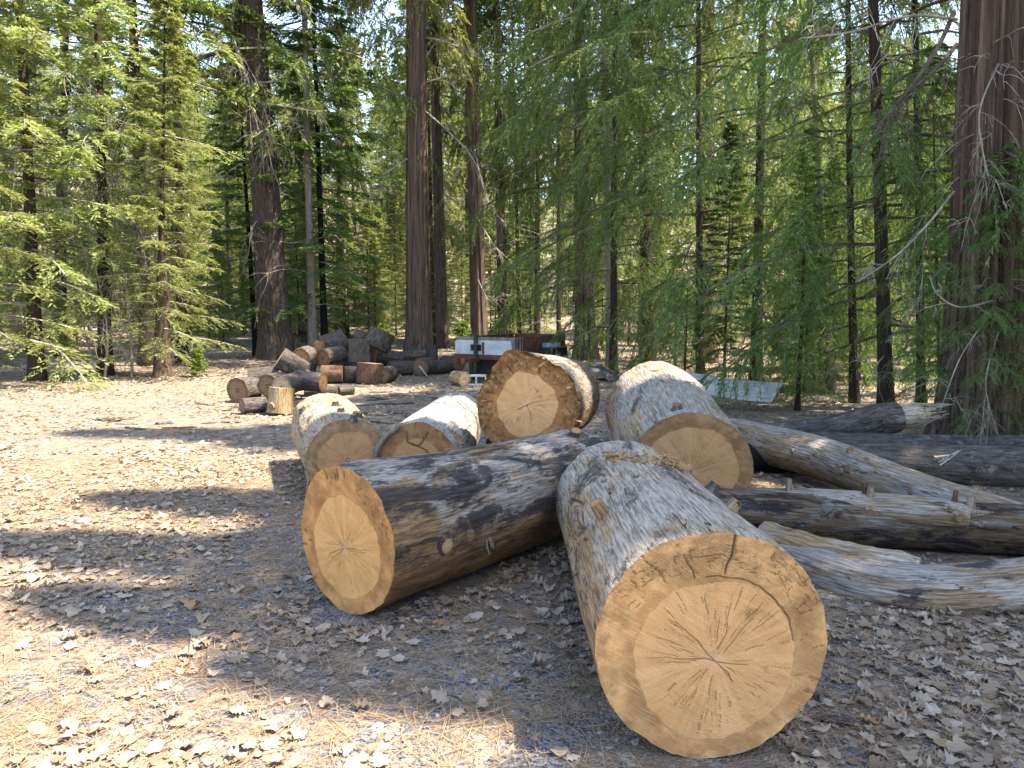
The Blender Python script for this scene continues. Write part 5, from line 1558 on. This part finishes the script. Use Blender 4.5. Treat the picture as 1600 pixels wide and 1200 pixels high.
# pine needles
x, y = scatter(42000, 1.7, 8.0, rg, 0.6)
k = (fbm(np.stack([x * 1.4, y * 1.4, 0 * x + 8], -1), 3) > -0.25 - 0.5 * rg.random(len(x))) & clear(x, y)
x, y = x[k], y[k]; n = len(x)
a = rg.uniform(0, pi, n); L = rg.uniform(0.05, 0.10, n); bend = rg.normal(size=n) * 0.12
dx, dy = np.cos(a), np.sin(a)
c = np.stack([x, y, gz(x, y) + rg.uniform(0.004, 0.02, n)], -1)
dv = np.stack([dx, dy, rg.normal(size=n) * 0.05], -1)
sv = np.stack([-dy, dx, 0 * a], -1)
w = 0.0011
pm = c + sv * (bend * L)[:, None]
A_ = c - dv * L[:, None]; B_ = c + dv * L[:, None]
V = np.stack([A_ - sv * w, A_ + sv * w, pm - sv * w, pm + sv * w, B_ - sv * w * .5, B_ + sv * w * .5], 1)
Fq = np.array([(0, 2, 3, 1), (2, 4, 5, 3)])
mb = MB(); mb.add(V.reshape(-1, 3), (np.arange(n)[:, None, None] * 6 + Fq[None]).reshape(-1, 4))
NEEDLE = m_plain('pine_needle', (0.19, 0.105, 0.055), (0.42, 0.29, 0.17), 10, isl=True)
tag(mb.build('pine_needle_litter', NEEDLE, ground, smooth=False), 'fallen brown pine needles', kind='stuff')

# gravel
x, y = scatter(15000, 1.7, 6.5, rg, 0.5)
k = clear(x, y) & (rg.random(len(x)) > 0.5 * leaf_density(x, y))
x, y = x[k], y[k]; n = len(x)
base_o = np.array([(1, 0, 0), (0, 1, 0), (-1, 0, 0), (0, -1, 0), (.6, .6, .55), (-.6, .5, .6), (0, -.7, .55), (0, 0, -1.)])
sc_ = rg.gamma(3, 0.0022, (n, 1, 1)).clip(0.002, 0.02) * np.array([1, .85, .6])
V = base_o[None] * (1 + 0.25 * rg.normal(size=(n, 8, 1))) * sc_
Rz = rotmats(rg.uniform(0, 6.28, n), rg.normal(size=n) * .4, rg.normal(size=n) * .4)
V = np.einsum('nij,nvj->nvi', Rz, V) + np.stack([x, y, gz(x, y) + 0.003], -1)[:, None]
ft = np.array([(0, 1, 4), (1, 2, 5), (1, 5, 4), (2, 3, 6), (2, 6, 5), (3, 0, 6), (0, 4, 6), (4, 5, 6), (1, 0, 7), (2, 1, 7), (3, 2, 7), (0, 3, 7)])
mb = MB(); mb.add(V.reshape(-1, 3), (np.arange(n)[:, None, None] * 8 + ft[None]).reshape(-1, 3))
GRAVEL = m_plain('gravel_stone', (0.065, 0.066, 0.070), (0.26, 0.262, 0.27), 60, isl=True)
tag(mb.build('gravel', GRAVEL, ground, smooth=False), 'blue-grey gravel', kind='stuff')

# bark scraps and sticks lying about
def bark_piece(p, L, W, az, seed, label, group, mat):
    rg = np.random.default_rng(seed)
    n = 8
    t = np.linspace(-1, 1, n)
    wv = W * (0.6 + 0.4 * np.cos(t * 1.3)) * (1 + 0.25 * rg.normal(size=n))
    top = 0.25 * W * np.cos(t * 2) + 0.012
    V = []
    for k in range(n):
        for s, z in ((-1, 0), (-.5, .5), (.5, .55), (1, 0.05), (.5, .25), (-.5, .2)):
            V.append((t[k] * L / 2 + 0.02 * rg.normal() * (abs(t[k]) > .9), s * wv[k] / 2, max(0.0, z * 0.5 * W + 0.08 * W * rg.normal())))
    Fq = [(k * 6 + j, k * 6 + (j + 1) % 6, (k + 1) * 6 + (j + 1) % 6, (k + 1) * 6 + j) for k in range(n - 1) for j in range(6)]
    mb = MB(); mb.add(V, Fq, 0, V)
    mb.add(V, [tuple(range(6))[::-1], tuple(range((n - 1) * 6, n * 6))], 0, V)
    o = mb.build('bark_scrap', mat, None, (p[0], p[1], float(gz(p[0], p[1]))))
    o.rotation_euler = (0, 0, az)
    tag(o, label, 'bark', group)
rg = np.random.default_rng(600)
for k in range(26):
    p = ghit(rg.uniform(555, 740), rg.uniform(612, 672))
    if clear(np.array([p[0]]), np.array([p[1]]))[0]:
        bark_piece(p, rg.uniform(.15, .45), rg.uniform(.04, .10), rg.uniform(-.6, .6), 610 + k, 'dark scrap of bark on the ground between the cream log and the trailer', 'bark scraps behind the cream log', BARK_R)
for k in range(22):
    u = rg.uniform(150, 450)
    p = ghit(u, rg.uniform(630, 668) - (u - 300) * 0.03)
    bark_piece(p, rg.uniform(.15, .5), rg.uniform(.03, .09), rg.uniform(-.5, .5), 640 + k, 'reddish scrap of bark on the leaf litter before the firewood heap', 'bark scraps before the heap', BARK_O if rg.random() < .45 else BARK_R)
for k, (u, v, L, W, az, lb) in enumerate(((385, 830, .22, .03, .2, 'dark curved bark scrap on the gravel beside the cream log'), (400, 790, .30, .05, -.2, 'forked dark bark strip near the bright orange log end'), (545, 985, .10, .05, .9, 'small cream wood chip below the orange log end'),
                                         (1300, 995, .16, .04, -.1, 'dark red bark sliver by the massive log'), (1345, 1150, .32, .05, -.15, 'long grey bark strip on the gravel right of the massive log'), (800, 905, .16, .07, .4, 'orange-brown bark chunk in the gap between the two front logs'))):
    bark_piece(ghit(u, v), L, W, az, 670 + k, lb, None, BARK_O if 'orange-brown' in lb else SKIN_W if 'cream' in lb else BARK_R)
# low green shrubs at the forest edge
SHRUB = m_needle('shrub_leaf', (0.12, 0.22, 0.04), (0.24, 0.36, 0.08))
sm = crown_mesh('shrub_foliage', 88, SHRUB, TWIG, H=20, h0=0.5, nb=60, Lmax=12, prof='oval', el0=0.3, el1=1.2, droop=0.1, ntw=12, ncard=8, clen=1.6, cwid=0.9, twl=0.3)
for u, v, s, lb in ((308, 588, .028, 'bright green low shrub at the forest edge beside the dark young fir'), (722, 548, .045, 'bright green leafy shrub beside the reddish cedar'), (600, 548, .04, 'leafy shrub glowing green behind the highest rounds'), (845, 560, .03, 'small leafy shrub behind the rusty trailer side')):
    p = ghit(u, v)
    o = thing('shrub', lb, 'shrub', (p[0], p[1], float(gz(p[0], p[1]))))
    c = link('foliage', sm, o); c.scale = (s, s, s); c.rotation_euler = (0, 0, u)
